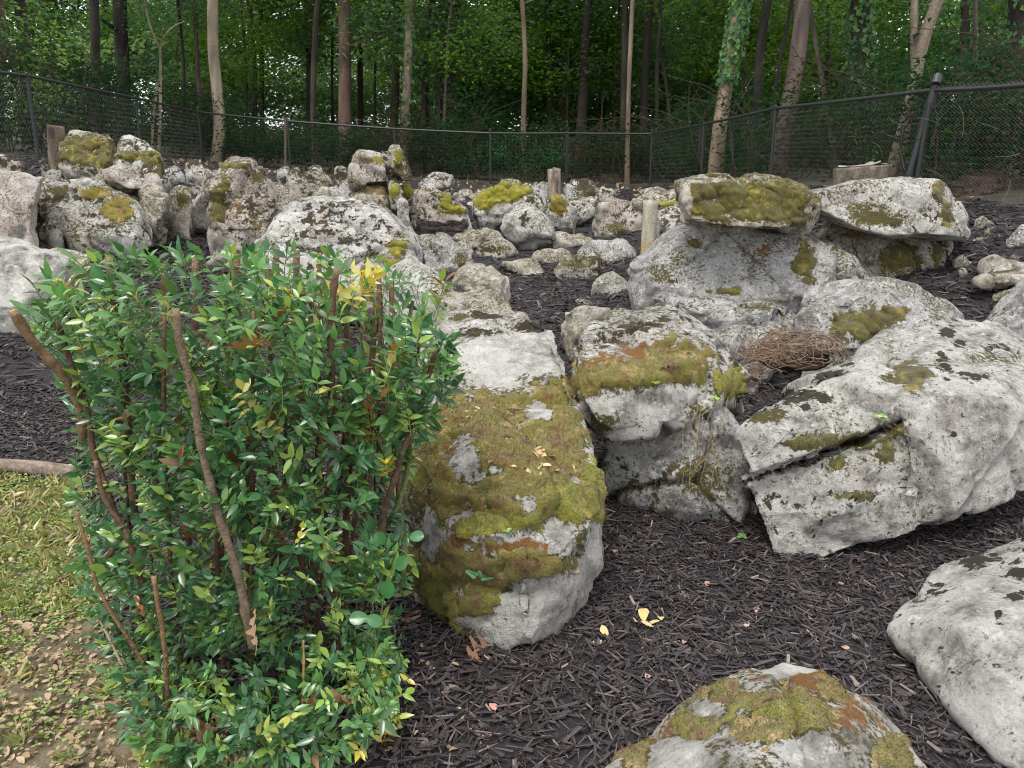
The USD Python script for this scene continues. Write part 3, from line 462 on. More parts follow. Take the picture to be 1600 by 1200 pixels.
R('stone', 'pale rock half hidden behind the rusty-mossed boulder', [[(872, 488), (885, 479), (930, 476), (964, 481), (950, 505), (900, 528), (888, 517)]], kind='tan', blk=.2, D0=5.1)
R('boulder', 'pale humped rock just behind the long mossy boulder', [[(690, 465), (712, 452), (740, 446), (770, 450), (798, 468), (819, 491), (790, 502), (730, 500), (700, 495)]], D0=4.6, th=.7, kind='tan', blk=.2)
R('boulder', 'second humped rock further behind the long mossy boulder', [[(706, 440), (725, 420), (755, 415), (790, 433), (787, 448), (750, 455), (712, 452)]], D0=5.3, th=.7, kind='tan', blk=.3)
R('boulder', 'large grey flat-faced rock right of the white slab', [[(645, 382), (672, 366), (700, 366), (712, 376), (737, 393), (742, 412), (708, 430), (670, 425), (650, 410)]], kind='grey', edge=.02, spots=[(720, 405, 16, 16, 'o', .9)], blk=.3, strata=.2)
R('boulder', 'broad two-toned rock with dark lower face in the centre', [[(711, 373), (726, 357), (758, 354), (784, 368), (811, 391), (800, 400), (768, 407), (748, 400), (726, 386)]], kind='tan', edge=.02, spots=[(760, 390, 35, 12, 'b', 1.2), (785, 390, 18, 10, 'o', .8)], blk=.4, rnd=3)
R('boulder', 'mound capped with bright yellow-green moss in the centre back', [[(741, 328), (749, 311), (773, 292), (791, 284), (823, 287), (834, 297), (822, 317), (800, 335), (775, 349), (748, 347)]], kind='white', moss='green', edge=.028, thick=.04, D0=11.3,
  spots=[(795, 300, 36, 16, 'm', 1.1), (760, 312, 20, 16, 'm', 1), (820, 300, 18, 10, 'm', 1)], blk=.6)
R('stone', 'white stone leaning on the bright mossy mound', [[(813, 319), (820, 304), (846, 302), (855, 328), (838, 334), (818, 330)]], kind='white', D0=11.0)
R('boulder', 'jagged pale rock with dark cleft before the bright mossy mound', [[(780, 347), (791, 323), (830, 322), (856, 342), (864, 359), (838, 363), (800, 359)]], kind='white', spots=[(818, 348, 9, 16, 'b', 1.6)], blk=.5, D0=10.6)
R('boulder', 'white rock with orange moss patch below the barkless stump', [[(851, 308), (882, 302), (901, 330), (898, 346), (870, 344), (851, 333)]], kind='white', moss='brown', thick=.035, spots=[(873, 318, 13, 14, 'm', 1.1)], D0=11.6)
R('stone', 'dull grey rock left of the barkless stump', [[(828, 291), (855, 281), (860, 300), (835, 304)]], kind='grey', D0=13.5)
R('rock', 'cluster of dark jagged crystals of rock right of the stump', [[(882, 301), (888, 285), (897, 274), (903, 278), (905, 310), (885, 310)], [(900, 290), (910, 275), (915, 290), (925, 289), (935, 300), (933, 311), (905, 311)]], kind='grey', rough=1.4, D0=13.4, th=.6, blk=1.3)
R('boulder', 'row of white rock below the dark jagged crystals', [[(884, 307), (905, 305), (937, 307), (932, 326), (905, 334), (886, 332)]], kind='white', D0=12.4)
# --- tower and its neighbours
R('boulder', 'rounded mossy block at the foot of the rock tower', [[(543, 303), (569, 287), (606, 286), (620, 317), (615, 332), (604, 335), (569, 324), (540, 314)]], D0=11.2, th=1.1, kind='tan', moss='brown', spots=[(575, 297, 26, 8, 'o', 1), (598, 300, 14, 8, 'u', 1), (605, 325, 12, 10, 'o', .9)], blk=.6)
R('boulder', 'blocky middle stone of the rock tower with pinkish face', [[(548, 250), (559, 235), (592, 240), (602, 262), (607, 286), (574, 290), (548, 293)]], sit=True, D0=11.4, th=.8, kind='pink', rnd=2, spots=[(570, 250, 24, 6, 'o', 1), (592, 250, 8, 8, 'm', .8)], blk=.7)
R('boulder', 'rugged leaning cap of the rock tower', [[(590, 238), (598, 231), (616, 229), (630, 241), (638, 274), (634, 286), (617, 282), (606, 268), (596, 256)]], sit=True, D0=11.5, th=.7, kind='tan', rough=1.6, spots=[(622, 245, 8, 12, 'm', .8), (620, 268, 14, 14, 'b', 1.4)], blk=1.2)
R('stone', 'narrow stone with a bright moss pad by the rock tower', [[(606, 284), (618, 282), (628, 300), (626, 314), (616, 314)]], D0=11.3, th=.5, kind='white', moss='green', thick=.03, spots=[(616, 298, 9, 12, 'm', 1.1)])
R('stone', 'olive moss-topped stone right of the rock tower', [[(624, 290), (640, 285), (647, 298), (645, 318), (630, 316)]], D0=11.6, th=.6, kind='tan', moss='green', thick=.03, spots=[(637, 296, 12, 10, 'm', 1.1)], blk=1.1)
R('stone', 'upright white stone below the rock tower', [[(620, 313), (630, 307), (641, 330), (633, 339), (621, 334)]], kind='white', D0=10.9)
R('boulder', 'white pointed slab lying on top of the moss-sided rock', [[(651, 288), (672, 272), (688, 268), (705, 276), (710, 285), (700, 294), (685, 296), (660, 293)]], sit=True, D0=12.4, th=.9, kind='white', spots=[(692, 282, 14, 8, 'b', .9)])
R('boulder', 'pinkish rock with yellow moss running down its right side', [[(646, 318), (655, 297), (683, 294), (694, 298), (706, 318), (728, 327), (724, 334), (690, 334), (668, 332), (650, 328)]], kind='pink', moss='green', edge=.028, thick=.035, spots=[(697, 315, 10, 18, 'm', 1.1), (712, 328, 16, 6, 'm', 1.1), (668, 297, 16, 4, 'o', 1), (683, 325, 10, 6, 'b', 1)], D0=11.0)
R('stone', 'low dark-faced rock below the pinkish mossy one', [[(659, 335), (692, 328), (698, 346), (670, 359), (660, 351)]], kind='tan', spots=[(680, 342, 14, 8, 'o', 1)], blk=.7)
R('stone', 'square white stone with dark dripping streaks', [[(694, 331), (728, 329), (739, 357), (720, 365), (696, 359)]], kind='white', rnd=2, spots=[(710, 340, 10, 14, 'b', 1.2)], blk=.6)
R('stone', 'small pale stone between the white slab and the dark-faced rock', [[(629, 337), (656, 335), (658, 357), (638, 355)]], kind='tan')
R('stone', 'pinkish stone on the right shoulder of the white slab', [[(625, 347), (645, 348), (656, 360), (654, 380), (635, 378)]], kind='pink', blk=.1, D0=8.2)
R('stone', 'small flat tilted flake behind the grey flat-faced rock', [[(651, 373), (662, 364), (677, 367), (662, 380)]], kind='pink', blk=.1)
# --- left of centre
R('slab', 'big sloping white slab with black lichen bands behind the shrub', [[(395, 395), (430, 342), (450, 319), (500, 312), (560, 314), (600, 328), (622, 347), (648, 388), (642, 425), (600, 448), (500, 462), (420, 450)]], D0=6.2, th=2.2, kind='white', moss='green', cat='boulder', edge=.019, chips=6, chipd=.04, strata=.9, tilt=(.1, -.2, 1), rnd=6,
  spots=[(480, 345, 14, 5, 'b', 1.4), (500, 362, 60, 8, 'b', 1.1), (560, 375, 60, 10, 'b', 1), (500, 390, 70, 10, 'b', 1), (620, 385, 18, 22, 'm', .9), (610, 410, 16, 8, 'm', .9), (580, 400, 40, 10, 'o', .8)], blk=.7, mos=.5)
R('boulder', 'white tail of rock reaching from the sloping slab to the long boulder', [[(600, 420), (645, 405), (690, 425), (712, 445), (706, 462), (640, 480), (600, 470)]], D0=4.9, th=.9, kind='white', blk=.2)
R('boulder', 'tall upright rock with reddish hollow face', [[(320, 312), (344, 296), (342, 262), (360, 256), (400, 257), (417, 266), (426, 286), (438, 316), (430, 345), (410, 368), (390, 380), (334, 384), (326, 360), (326, 330)]], D0=7.6, th=1.2, kind='pink', moss='dark', cat='boulder', edge=.02, rough=1.3,
  spots=[(370, 259, 30, 5, 'm', 1), (408, 275, 14, 20, 'o', 1), (340, 320, 14, 40, 'm', .8), (352, 285, 10, 20, 'm', .7), (371, 315, 13, 26, 'u', .7), (400, 350, 20, 22, 'o', .8), (398, 270, 14, 14, 'b', 1)], blk=.8)
R('boulder', 'pinkish sloping shoulder beside the tall upright rock', [[(414, 274), (434, 275), (457, 306), (470, 314), (442, 348), (408, 345)]], D0=7.9, th=.9, kind='pink', blk=.3)
R('boulder', 'knobbly rock group behind the sloping white slab', [[(447, 272), (452, 261), (470, 263), (478, 290), (470, 305), (448, 292)], [(470, 275), (485, 262), (500, 257), (503, 272), (517, 287), (497, 303), (475, 312)]], kind='tan', rough=1.4, D0=12.4, th=.9, blk=.9)
R('stone', 'round dark-ringed stone left of the rock tower', [[(518, 268), (525, 258), (545, 261), (550, 277), (535, 285), (520, 281)]], kind='tan', D0=13.6, blk=1.1)
R('stone', 'small smooth stone sitting on the sloping white slab rim', [[(489, 302), (500, 291), (515, 295), (517, 312), (490, 314)]], kind='tan', D0=10.6, blk=.2)
R('stone', 'cleft pale rock just left of the tower foot', [[(515, 290), (530, 279), (549, 283), (550, 308), (530, 318), (515, 312)]], kind='grey', D0=11.6, blk=.6)
R('stone', 'white ledge stone left of the tall upright rock', [[(319, 265), (340, 261), (348, 290), (322, 296)]], kind='white', D0=11.0)
R('stone', 'grey rounded rock at the foot of the brown fence stake', [[(431, 264), (440, 257), (452, 259), (453, 274), (434, 274)]], kind='grey', D0=16.5)
# --- far left
R('boulder', 'dark mossy mound with layered face beside the left stump', [[(86, 250), (94, 224), (108, 204), (132, 200), (155, 205), (180, 215), (186, 240), (180, 264), (150, 276), (100, 275), (84, 264)]], D0=9.4, th=1.3, kind='tan', moss='dark', edge=.024, thick=.03, cat='boulder', strata=1.4,
  spots=[(130, 225, 40, 14, 'm', 1.1), (120, 245, 40, 14, 'm', .9), (165, 240, 16, 26, 'm', .9), (140, 258, 34, 8, 'o', .8), (120, 204, 16, 5, 'c', .8)], blk=1.0)
R('boulder', 'white-crested right half of the mossy left mound', [[(176, 222), (200, 213), (226, 221), (250, 240), (258, 266), (253, 284), (230, 282), (188, 270)]], D0=9.5, th=1.2, kind='white', moss='dark', edge=.024, thick=.03, cat='boulder', spots=[(200, 245, 26, 8, 'm', .9), (235, 245, 16, 12, 'm', .9), (250, 262, 8, 18, 'o', 1)], blk=.9)
R('boulder', 'long cracked ledge rock draped with golden-brown moss', [[(45, 306), (66, 281), (130, 278), (165, 285), (202, 300), (224, 325), (233, 346), (200, 358), (170, 367), (152, 371), (125, 360), (70, 356), (46, 346)]], D0=7.7, th=1.3, kind='white', moss='brown', edge=.019, thick=.02, cat='boulder', strata=1.0, rnd=3, chips=6, chipd=.04,
  spots=[(185, 330, 26, 26, 'm', 1), (150, 300, 30, 12, 'm', .8), (90, 298, 30, 8, 'o', 1), (60, 288, 16, 8, 'o', 1), (140, 312, 50, 8, 'b', 1), (100, 310, 30, 6, 'b', 1), (60, 340, 16, 12, 'b', 1)], blk=.7)
R('stone', 'square pale block at the right end of the ledge rock', [[(216, 294), (248, 289), (261, 305), (261, 324), (248, 340), (224, 344)]], D0=8.1, th=.7, kind='tan', rnd=2, spots=[(212, 305, 14, 18, 'o', 1)], blk=.5)
R('boulder', 'smooth white rock resting above the ledge rock', [[(157, 281), (164, 265), (190, 262), (214, 270), (226, 296), (200, 296)]], sit=True, D0=8.3, th=.8, kind='pink', blk=.15)
R('boulder', 'streaky white rock behind the square pale block', [[(196, 278), (212, 270), (238, 274), (252, 285), (258, 300), (222, 300)]], D0=8.4, th=.9, kind='pink', blk=.6, strata=1.0)
R('boulder', 'pink-tinged smooth boulder at the left picture edge', [[(-90, 268), (0, 261), (40, 267), (70, 279), (50, 302), (37, 340), (39, 376), (-10, 384), (-90, 384)]], D0=6.9, th=1.3, kind='pink', cat='boulder', edge=.019, strata=.2, blk=.3)
R('boulder', 'bleached creased boulder low at the left picture edge', [[(-80, 372), (0, 370), (45, 379), (72, 391), (112, 412), (104, 445), (64, 476), (0, 488), (-80, 490)]], D0=5.2, th=1.3, kind='white', cat='boulder', edge=.017, strata=.7, tilt=(.3, -.3, 1), blk=.1, mos=.2)
R('stone', 'square white block tucked under the ledge rock', [[(64, 356), (97, 354), (99, 378), (70, 381)]], D0=7.6, th=.4, kind='white', rnd=2, blk=.2)
R('stone', 'mossy flat stone under the ledge rock', [[(102, 363), (120, 359), (139, 366), (137, 378), (106, 380)]], D0=7.5, th=.4, kind='tan', spots=[(118, 370, 14, 6, 'o', 1)])
R('stone', 'long low slab in the mulch above the shrub', [[(76, 393), (90, 386), (128, 384), (147, 394), (120, 408), (90, 406)]], kind='pink', blk=.1, D0=6.0)
R('boulder', 'dark-topped rock below the fence at the left edge', [[(-20, 244), (0, 238), (14, 240), (38, 263), (20, 268), (-20, 268)]], kind='tan', D0=9.4, spots=[(0, 252, 20, 10, 'b', 1.2)], blk=1)
R('stone', 'small white stone left of the dark mossy mound', [[(59, 246), (66, 243), (75, 250), (74, 257), (60, 256)]], kind='white', D0=9.5)
R('stone', 'flat pale stone before the dark mossy mound', [[(69, 265), (80, 261), (99, 268), (98, 275), (72, 273)]], kind='white', D0=9.0, blk=.2)
R('slab', 'flat grey slab right of the mossy left mound', [[(256, 266), (262, 257), (280, 260), (290, 272), (288, 278), (258, 276)]], kind='grey', D0=13)
R('boulder', 'pale dark-blotched rock near the tan tree trunk', [[(288, 264), (296, 249), (312, 247), (327, 258), (328, 278), (290, 279)]], kind='white', D0=13, blk=1.1)
R('stone', 'tan upright stone before the mulch patch at left', [[(262, 330), (264, 293), (275, 289), (298, 291), (302, 311), (294, 337), (266, 343)]], kind='tan', spots=[(285, 310, 12, 16, 'o', 1)], blk=.3, D0=8.9)
R('slab', 'thin grey cap slab beside the tan upright stone', [[(294, 293), (305, 289), (326, 292), (327, 306), (300, 306)]], sit=True, kind='grey', D0=9.3, th=.5)
R('stone', 'broken white stones below the thin cap slab', [[(296, 308), (312, 304), (328, 312), (326, 334), (300, 334)]], kind='white', D0=9.1, th=.5, blk=.6)
# --- small scattered stones along the far edge of the bed
_r = np.random.default_rng(4); rub = []
for k in range(46):
    px = _r.uniform(450, 1060); py = _r.uniform(300, 318) if k % 2 else _r.uniform(294, 304); w = _r.uniform(8, 20); h = w * _r.uniform(.4, .7)
    if k >= 32: px = _r.choice([_r.uniform(1490, 1600), _r.uniform(640, 760)]); py = 300 + _r.uniform(0, 6) if px < 1000 else _r.uniform(345, 440); w = _r.uniform(6, 14); h = w * .5
    a = np.sort(_r.uniform(0, 2 * np.pi, 8)); po = np.c_[px + w * np.cos(a) * _r.uniform(.8, 1.1, 8), py + h * np.sin(a)]
    rub.append((px, max(ground(px, py + h)[1] - .1, 3), po))
for k, ((px, D, po), lb) in enumerate(zip(rub, between([r[:2] for r in rub], 'small rubble stone'))):
    R('pebble', lb, [po], D0=D, kind=['white', 'tan', 'grey'][k % 3], cat='stone', group='rubble stones at the far edge of the bed', edge=.06)

# ------------------------------------------------------------------ leaves, scatter
def leaves(P, D, N, L, W, kind='fold', droop=.15):
    """Leaf blades at P along D with face normal N. kind: quad (2 triangles) or fold (8 triangles, keeled along the midrib)."""
    n = len(P); D = norm(D); S = norm(np.cross(D, N)); N = np.cross(S, D); L = np.broadcast_to(L, n)[:, None]; W = np.broadcast_to(W, n)[:, None]
    if kind == 'quad':
        V = np.stack([P, P + D * L * .45 + S * W * .5 + N * W * .14, P + D * L - N * L * droop, P + D * L * .45 - S * W * .5 + N * W * .14], 1)
        f = np.array([[0, 1, 2], [0, 2, 3]])
    else:
        def q(t, w, h): return P + D * L * t + S * W * w + N * (W * h - L * droop * t * t)
        V = np.stack([P, q(.3, 0, 0), q(.65, 0, 0), q(1, 0, 0), q(.27, .44, .13), q(.6, .40, .12), q(.27, -.44, .13), q(.6, -.40, .12)], 1)
        f = np.array([[0, 4, 1], [1, 4, 5], [1, 5, 2], [2, 5, 3], [0, 1, 6], [1, 7, 6], [1, 2, 7], [2, 3, 7]])
    k = V.shape[1]; F = (f[None] + (np.arange(n) * k)[:, None, None]).reshape(-1, 3)
    return V.reshape(-1, 3), F, k
def unit(n, r=rng): return norm(r.normal(size=(n, 3)))
def scatter(name, protos, P, yaw, pitch, roll, scale, which, label, tints=None):
    """One PointInstancer: pos, rotation angles, scales and prototype index per copy. protos: (mesh, material, tint or None)."""
    pi = UsdGeom.PointInstancer.Define(stage, numbered(name)); rel = pi.CreatePrototypesRel()
    for nm, me, ma, ti in protos:
        o = obj(nm, me, ma, pi.GetPrim(), smooth=False, tint=ti, interp='constant' if ti is not None and np.ndim(ti) == 1 else 'vertex'); rel.AddTarget(o.GetPath())
    cy, sy, cp, sp, cr, sr = (f(a / 2) for a in (yaw, pitch, roll) for f in (np.cos, np.sin))
    w = cr * cp * cy + sr * sp * sy; x = sr * cp * cy - cr * sp * sy; y = cr * sp * cy + sr * cp * sy; z = cr * cp * sy - sr * sp * cy
    pi.CreatePositionsAttr(Vt.Vec3fArray.FromNumpy(P.astype(np.float32)))
    q = Vt.QuathArray([Gf.Quath(float(a), float(b), float(c), float(d)) for a, b, c, d in zip(w, x, y, z)])
    pi.CreateOrientationsAttr(q); pi.CreateScalesAttr(Vt.Vec3fArray.FromNumpy(scale.astype(np.float32)))
    pi.CreateProtoIndicesAttr(Vt.IntArray.FromNumpy(which.astype(np.int32)))
    return meta(pi.GetPrim(), label, None, None, 'stuff')
def wedge(n, y0, y1, r, margin=.9):
    y = np.sqrt(r.uniform(y0 ** 2, y1 ** 2, n)); x = r.uniform(-1, 1, n) * (.70 * y + margin); return np.c_[x, y]
# --- mulch chips
def chip_mesh(seed):
    r = np.random.default_rng(seed); b = np.array([[-1, -1, -1], [1, -1, -1], [1, 1, -1], [-1, 1, -1], [-1, -1, 1], [1, -1, 1], [1, 1, 1], [-1, 1, 1]], float) * .5
    b[:, 1] *= np.where(b[:, 0] > 0, r.uniform(.3, 1), r.uniform(.5, 1)); b += r.normal(0, .09, b.shape) * [.6, 1, 1]
    b[:, 2] += .8 * r.uniform(-1, 1) * b[:, 0]
    f = np.array([[0, 2, 1], [0, 3, 2], [4, 5, 6], [4, 6, 7], [0, 1, 5], [0, 5, 4], [1, 2, 6], [1, 6, 5], [2, 3, 7], [2, 7, 6], [3, 0, 4], [3, 4, 7]])
    return b, f
CHIP = tinted('bark_chip', .5, 0, .5, (90, .8, .006))
CT = [(.022, .0155, .0155), (.035, .025, .026), (.015, .0105, .0105), (.052, .039, .041), (.11, .086, .084), (.027, .019, .019), (.040, .029, .027), (.20, .16, .13), (.018, .0125, .013), (.031, .022, .022)]
chips = [('bark_chip', chip_mesh(50 + k), CHIP, np.array(CT[k])) for k in range(10)]
def chip_field(n, y0, y1, L, W, T, r, lift):
    P = wedge(n, y0, y1, r); P = P[~in_lawn(P, -.05)]
    P = P[~beyond(P)]; n = len(P); z = G(P[:, 0], P[:, 1]) + .008 + r.uniform(0, lift, n)
    l = r.lognormal(0, .42, n) * L
    sc = np.c_[np.clip(l, L * .4, L * 2.6), W * r.lognormal(0, .4, n), T * r.uniform(.6, 1.6, n)]
    return np.c_[P, z], r.uniform(0, 2 * np.pi, n), np.clip(r.normal(0, .24, n), -.45, .45), np.clip(r.normal(0, .35, n), -.8, .8), sc, r.choice(10, n, p=[.13, .13, .11, .13, .085, .12, .12, .015, .1, .06])
_r = np.random.default_rng(77)
parts = [chip_field(68000, 1.2, 4.6, .044, .0068, .0032, _r, .016), chip_field(26000, 4.4, 9.5, .07, .014, .005, _r, .02), chip_field(16000, 9, 19, .11, .022, .008, _r, .02)]
scatter('mulch_chips', chips, *[np.concatenate([p[k] for p in parts]) for k in range(6)], 'dark purplish brown shredded bark chips covering the bed')

# ------------------------------------------------------------------ the clipped shrub
_r = np.random.default_rng(5)
BUSH = shapely.Polygon([(62, 432), (120, 398), (200, 392), (300, 388), (370, 392), (450, 386), (560, 402), (640, 420), (700, 432), (714, 520), (708, 600), (688, 650), (652, 700), (632, 800), (650, 870), (625, 980), (640, 1060), (622, 1130), (560, 1180), (400, 1215), (225, 1200), (172, 1090), (132, 980), (118, 880), (104, 760), (118, 660), (80, 560), (35, 500)])
shrub = thing('shrub', 'clipped leafy evergreen shrub with bare cut-off brown canes', 'shrub')
def cane(pts, r0, r1, name='cane', tone=(.10, .06, .037), n=None, label=None):
    P = spline([at(*p) for p in pts], n or max(10, 4 * len(pts))); k = len(P); s = np.r_[0, np.cumsum(np.linalg.norm(np.diff(P, axis=0), axis=1))]
    P = P + fbm(P * 9 + _r.uniform(0, 50), 3, 3)[:, None] * .006
    R = .78 * np.linspace(r0, r1, k) * (1 + .10 * fbm(P * 40, 2, 8))
    for c in np.arange(_r.uniform(.05, .12), s[-1], _r.uniform(.09, .16)): R = R * (1 + .30 * np.exp(-((s - c) / .012) ** 2))
    v, f = tube(P, R, 9); t = np.tile(tone, (len(v), 1)) * (1 + .45 * fbm(v * [60, 60, 14], 3, 2))[:, None]
    t[-1] = (.42, .30, .18); t[-11:-2] = t[-11:-2] * .5 + np.array([.36, .25, .15]) * .5   # the pale sawn top
    return obj(name, (v, f), BARK, shrub, smooth=40, tint=None) if False else obj(name, (v, f), BARK, shrub, smooth=True, tint=t, label=label)
cane([(395, 1010, 1.93), (378, 930, 1.93), (352, 830, 1.94), (325, 745, 1.95), (305, 640, 1.96), (288, 560, 1.98), (274, 482, 2.0)], .015, .0125, tone=(.13, .095, .065), n=44)
cane([(128, 690, 2.15), (112, 610, 2.1), (70, 555, 2.05), (18, 486, 2.0)], .014, .016, tone=(.17, .105, .06), n=26, label='thick leaning cut cane sticking out at the left')
cane([(210, 800, 2.1), (202, 690, 2.1), (190, 560, 2.12), (170, 402, 2.2)], .013, .011, n=30)
cane([(196, 720, 2.06), (200, 640, 2.06)], .011, .011, n=10)
cane([(514, 760, 2.06), (520, 660, 2.06), (518, 560, 2.06), (526, 420, 2.1)], .014, .0115, n=30)
cane([(510, 690, 2.04), (492, 560, 2.06), (484, 460, 2.1)], .012, .010, n=20)
cane([(596, 900, 2.1), (618, 740, 2.08), (650, 650, 2.1), (680, 545, 2.12)], .012, .009, tone=(.09, .055, .035), n=26)
cane([(590, 840, 2.14), (640, 700, 2.14), (640, 560, 2.2), (645, 470, 2.2)], .011, .007, tone=(.10, .12, .04), n=26)
cane([(225, 1100, 2.0), (205, 1000, 1.98), (170, 950, 1.97), (140, 870, 1.98), (118, 800, 2.0)], .007, .006, tone=(.17, .10, .05), n=26)
cane([(232, 1130, 2.0), (190, 1040, 2.0), (150, 960, 2.02)], .006, .004, tone=(.36, .27, .2), n=16)
cane([(268, 1185, 1.9), (262, 1080, 1.9), (250, 960, 1.92), (240, 900, 1.95)], .009, .008, tone=(.15, .09, .05), n=24)
cane([(474, 1190, 1.88), (475, 1090, 1.9), (474, 1000, 1.95)], .006, .004, tone=(.22, .15, .05), n=18)
cane([(160, 880, 2.05), (180, 800, 2.08), (150, 720, 2.1), (138, 640, 2.12), (100, 540, 2.12), (92, 500, 2.1)], .011, .010, n=26)
cane([(215, 960, 2.0), (205, 860, 2.0), (170, 790, 2.02), (150, 720, 2.05)], .010, .009, n=22)
for x, y, d in ((305, 402, 2.6), (372, 396, 2.5), (432, 388, 2.7), (464, 392, 2.55), (496, 398, 2.5), (566, 415, 2.55), (590, 424, 2.4), (610, 440, 2.4), (350, 430, 2.35), (540, 450, 2.3), (255, 412, 2.5), (420, 420, 2.3), (470, 450, 2.2), (586, 470, 2.25)):
    cane([(x + _r.uniform(-25, 25), 900, d - .1), (x + _r.uniform(-8, 8), 640, d - .05), (x, y, d)], .014, _r.uniform(.009, .014), tone=np.array([.12, .07, .045]) * _r.uniform(.8, 1.3), n=20)
for k in range(18):
    x = _r.uniform(190, 600); d = _r.uniform(2.05, 2.6)
    cane([(x * .75 + 100, 1150 - (d - 1.9) * 160, d), (x, 800, d), (x * 1.06 - 20, _r.uniform(480, 640), d)], .010, .006, tone=np.array([.11, .065, .04]) * _r.uniform(.6, 1.2), n=18)
# leaves on thin stalks: sprigs of three to seven leaflets
pts = []
bx = np.array(BUSH.bounds)
while len(pts) < 2350:
    x, y = _r.uniform(bx[0], bx[2]), _r.uniform(bx[1], bx[3])
    e = BUSH.boundary.distance(shapely.Point(x, y))
    if not BUSH.contains(shapely.Point(x, y)): continue
    c = fbm(np.array([[x / 95, y / 95, 3.0]]), 3, 9)[0]
    if c < -.3 and _r.random() < .6: continue
    if y < 450 and _r.random() < .3: continue
    front = 1.92 + .13 * (1 - min(e / 90, 1)) ** 2 + .10 * (0.5 - c) + .16 * max(0, (760 - y) / 360) * .5
    pts.append((x, y, front + (abs(_r.normal(0, .09)) if _r.random() < .62 else _r.uniform(.1, .75)), c, e))
leafp, leafd, leafn, leafl, leafw, leaft = [], [], [], [], [], []; twigs = []
for x, y, d, c, e in pts:
    if y > 980: d = min(d, max(float(ground(x, y + 22)[1]) - _r.uniform(.02, .28), 1.66))
    p = at(x, y, d); out = norm(np.array([(x - 400) / 420 * 1.0, -1.0, .55 - (y - 700) / 900]) + _r.normal(0, .45, 3))
    up = norm(out + [0, 0, .7]); nl = int(_r.choice([1, 2, 2, 3])); ln = _r.uniform(.05, .11)
    base = p - up * ln; side = norm(np.cross(up, [0, -1, .4] + _r.normal(0, .3, 3)))
    L0 = _r.uniform(.034, .060) * (1 if y < 900 else .84); tone = _r.random()
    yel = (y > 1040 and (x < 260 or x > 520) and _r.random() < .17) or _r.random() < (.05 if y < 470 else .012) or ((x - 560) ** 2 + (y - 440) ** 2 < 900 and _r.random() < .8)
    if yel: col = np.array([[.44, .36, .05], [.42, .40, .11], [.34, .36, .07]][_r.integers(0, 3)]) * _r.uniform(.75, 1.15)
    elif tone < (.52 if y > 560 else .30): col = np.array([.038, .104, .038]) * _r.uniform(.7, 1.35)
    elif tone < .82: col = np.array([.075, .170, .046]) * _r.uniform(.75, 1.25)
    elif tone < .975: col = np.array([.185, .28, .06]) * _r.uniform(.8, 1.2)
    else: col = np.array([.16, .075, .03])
    twigs.append((base, p, .0013, col))
    fn = norm(out * .55 + np.array([0, -.25, 1.0]) + _r.normal(0, .38, 3))
    def put(o, dr, L):
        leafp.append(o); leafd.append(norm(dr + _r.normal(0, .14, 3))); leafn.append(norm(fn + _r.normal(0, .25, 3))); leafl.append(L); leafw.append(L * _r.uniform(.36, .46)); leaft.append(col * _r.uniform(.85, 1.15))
    put(p, up * .6 + out * .5, L0 * 1.12)
    for q in range(nl):
        o = base + (p - base) * (1 - .42 * (q + .35) * (1.1 if nl < 3 else .8)); sp = side + up * .35 + out * .2
        put(o, sp, L0 * _r.uniform(.8, 1)); put(o, -side + up * .35 + out * .2, L0 * _r.uniform(.8, 1))
leafp, leafd, leafn, leafl, leafw, leaft = map(np.array, (leafp, leafd, leafn, leafl, leafw, leaft))
near = np.argsort(np.linalg.norm(leafp - [0, 0, EYE], axis=1) - leafl * 6)
lead, rest = near[:300], near[300:]
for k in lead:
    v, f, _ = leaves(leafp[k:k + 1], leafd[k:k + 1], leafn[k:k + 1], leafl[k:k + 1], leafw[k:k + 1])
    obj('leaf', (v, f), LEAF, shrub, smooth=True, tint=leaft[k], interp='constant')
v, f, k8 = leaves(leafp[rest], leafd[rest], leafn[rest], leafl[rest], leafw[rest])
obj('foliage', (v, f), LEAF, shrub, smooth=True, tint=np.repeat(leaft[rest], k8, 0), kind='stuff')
tw = [tube(np.array([a, (a + b) / 2 + _r.normal(0, .004, 3), b]), r_, 3, False) for a, b, r_, c in twigs]
obj('leaf_stalks', join(tw), LEAF, shrub, tint=np.concatenate([np.tile(c * [1.6, 1.1, 1], (len(t[0]), 1)) for (_, _, _, c), t in zip(twigs, tw)]), kind='stuff')
# broad round leaves of a weed growing through it
def round_leaf(c, d, n_, L, W, col, parent=None, name='leaf', **kw):
    a = np.linspace(0, 2 * np.pi, 17)[:-1]; D = norm(np.asarray(d, float)); N = norm(np.asarray(n_, float)); S = norm(np.cross(D, N)); N = np.cross(S, D)
    e = np.c_[.5 - .5 * np.cos(a), np.sin(a) * (.5 - .12 * np.cos(a))]
    def bend(x, y): return c + D * L * x + S * W * y + N * (W * .25 * abs(y) - L * .18 * x * x)
    V = [c + D * L * .0] + [bend(x, y) for x, y in e] + [bend(.5, 0)]
    V = np.array(V); F = []
    for i in range(16):
        F.append([17, 1 + i, 1 + (i + 1) % 16])
    return obj(name, (V, np.array(F)), LEAF, parent, smooth=True, tint=np.array(col), interp='constant', **kw)
vine = thing('weed', 'broad-leaved weed poking out of the right side of the shrub', 'weed')
for px, py, dx, dz, L in ((575, 965, -1, .1, .062), (572, 965, 1, -.25, .058), (603, 935, .2, 1, .07), (620, 890, .5, .8, .06), (600, 850, -.4, .9, .05), (455, 1075, .2, .9, .06), (640, 840, .9, .3, .05)):
    p = at(px, py, 1.90); round_leaf(p, (dx, -.25, dz), (0, -.8, .7), L * .8, L * .6, (.03, .12, .03), vine)
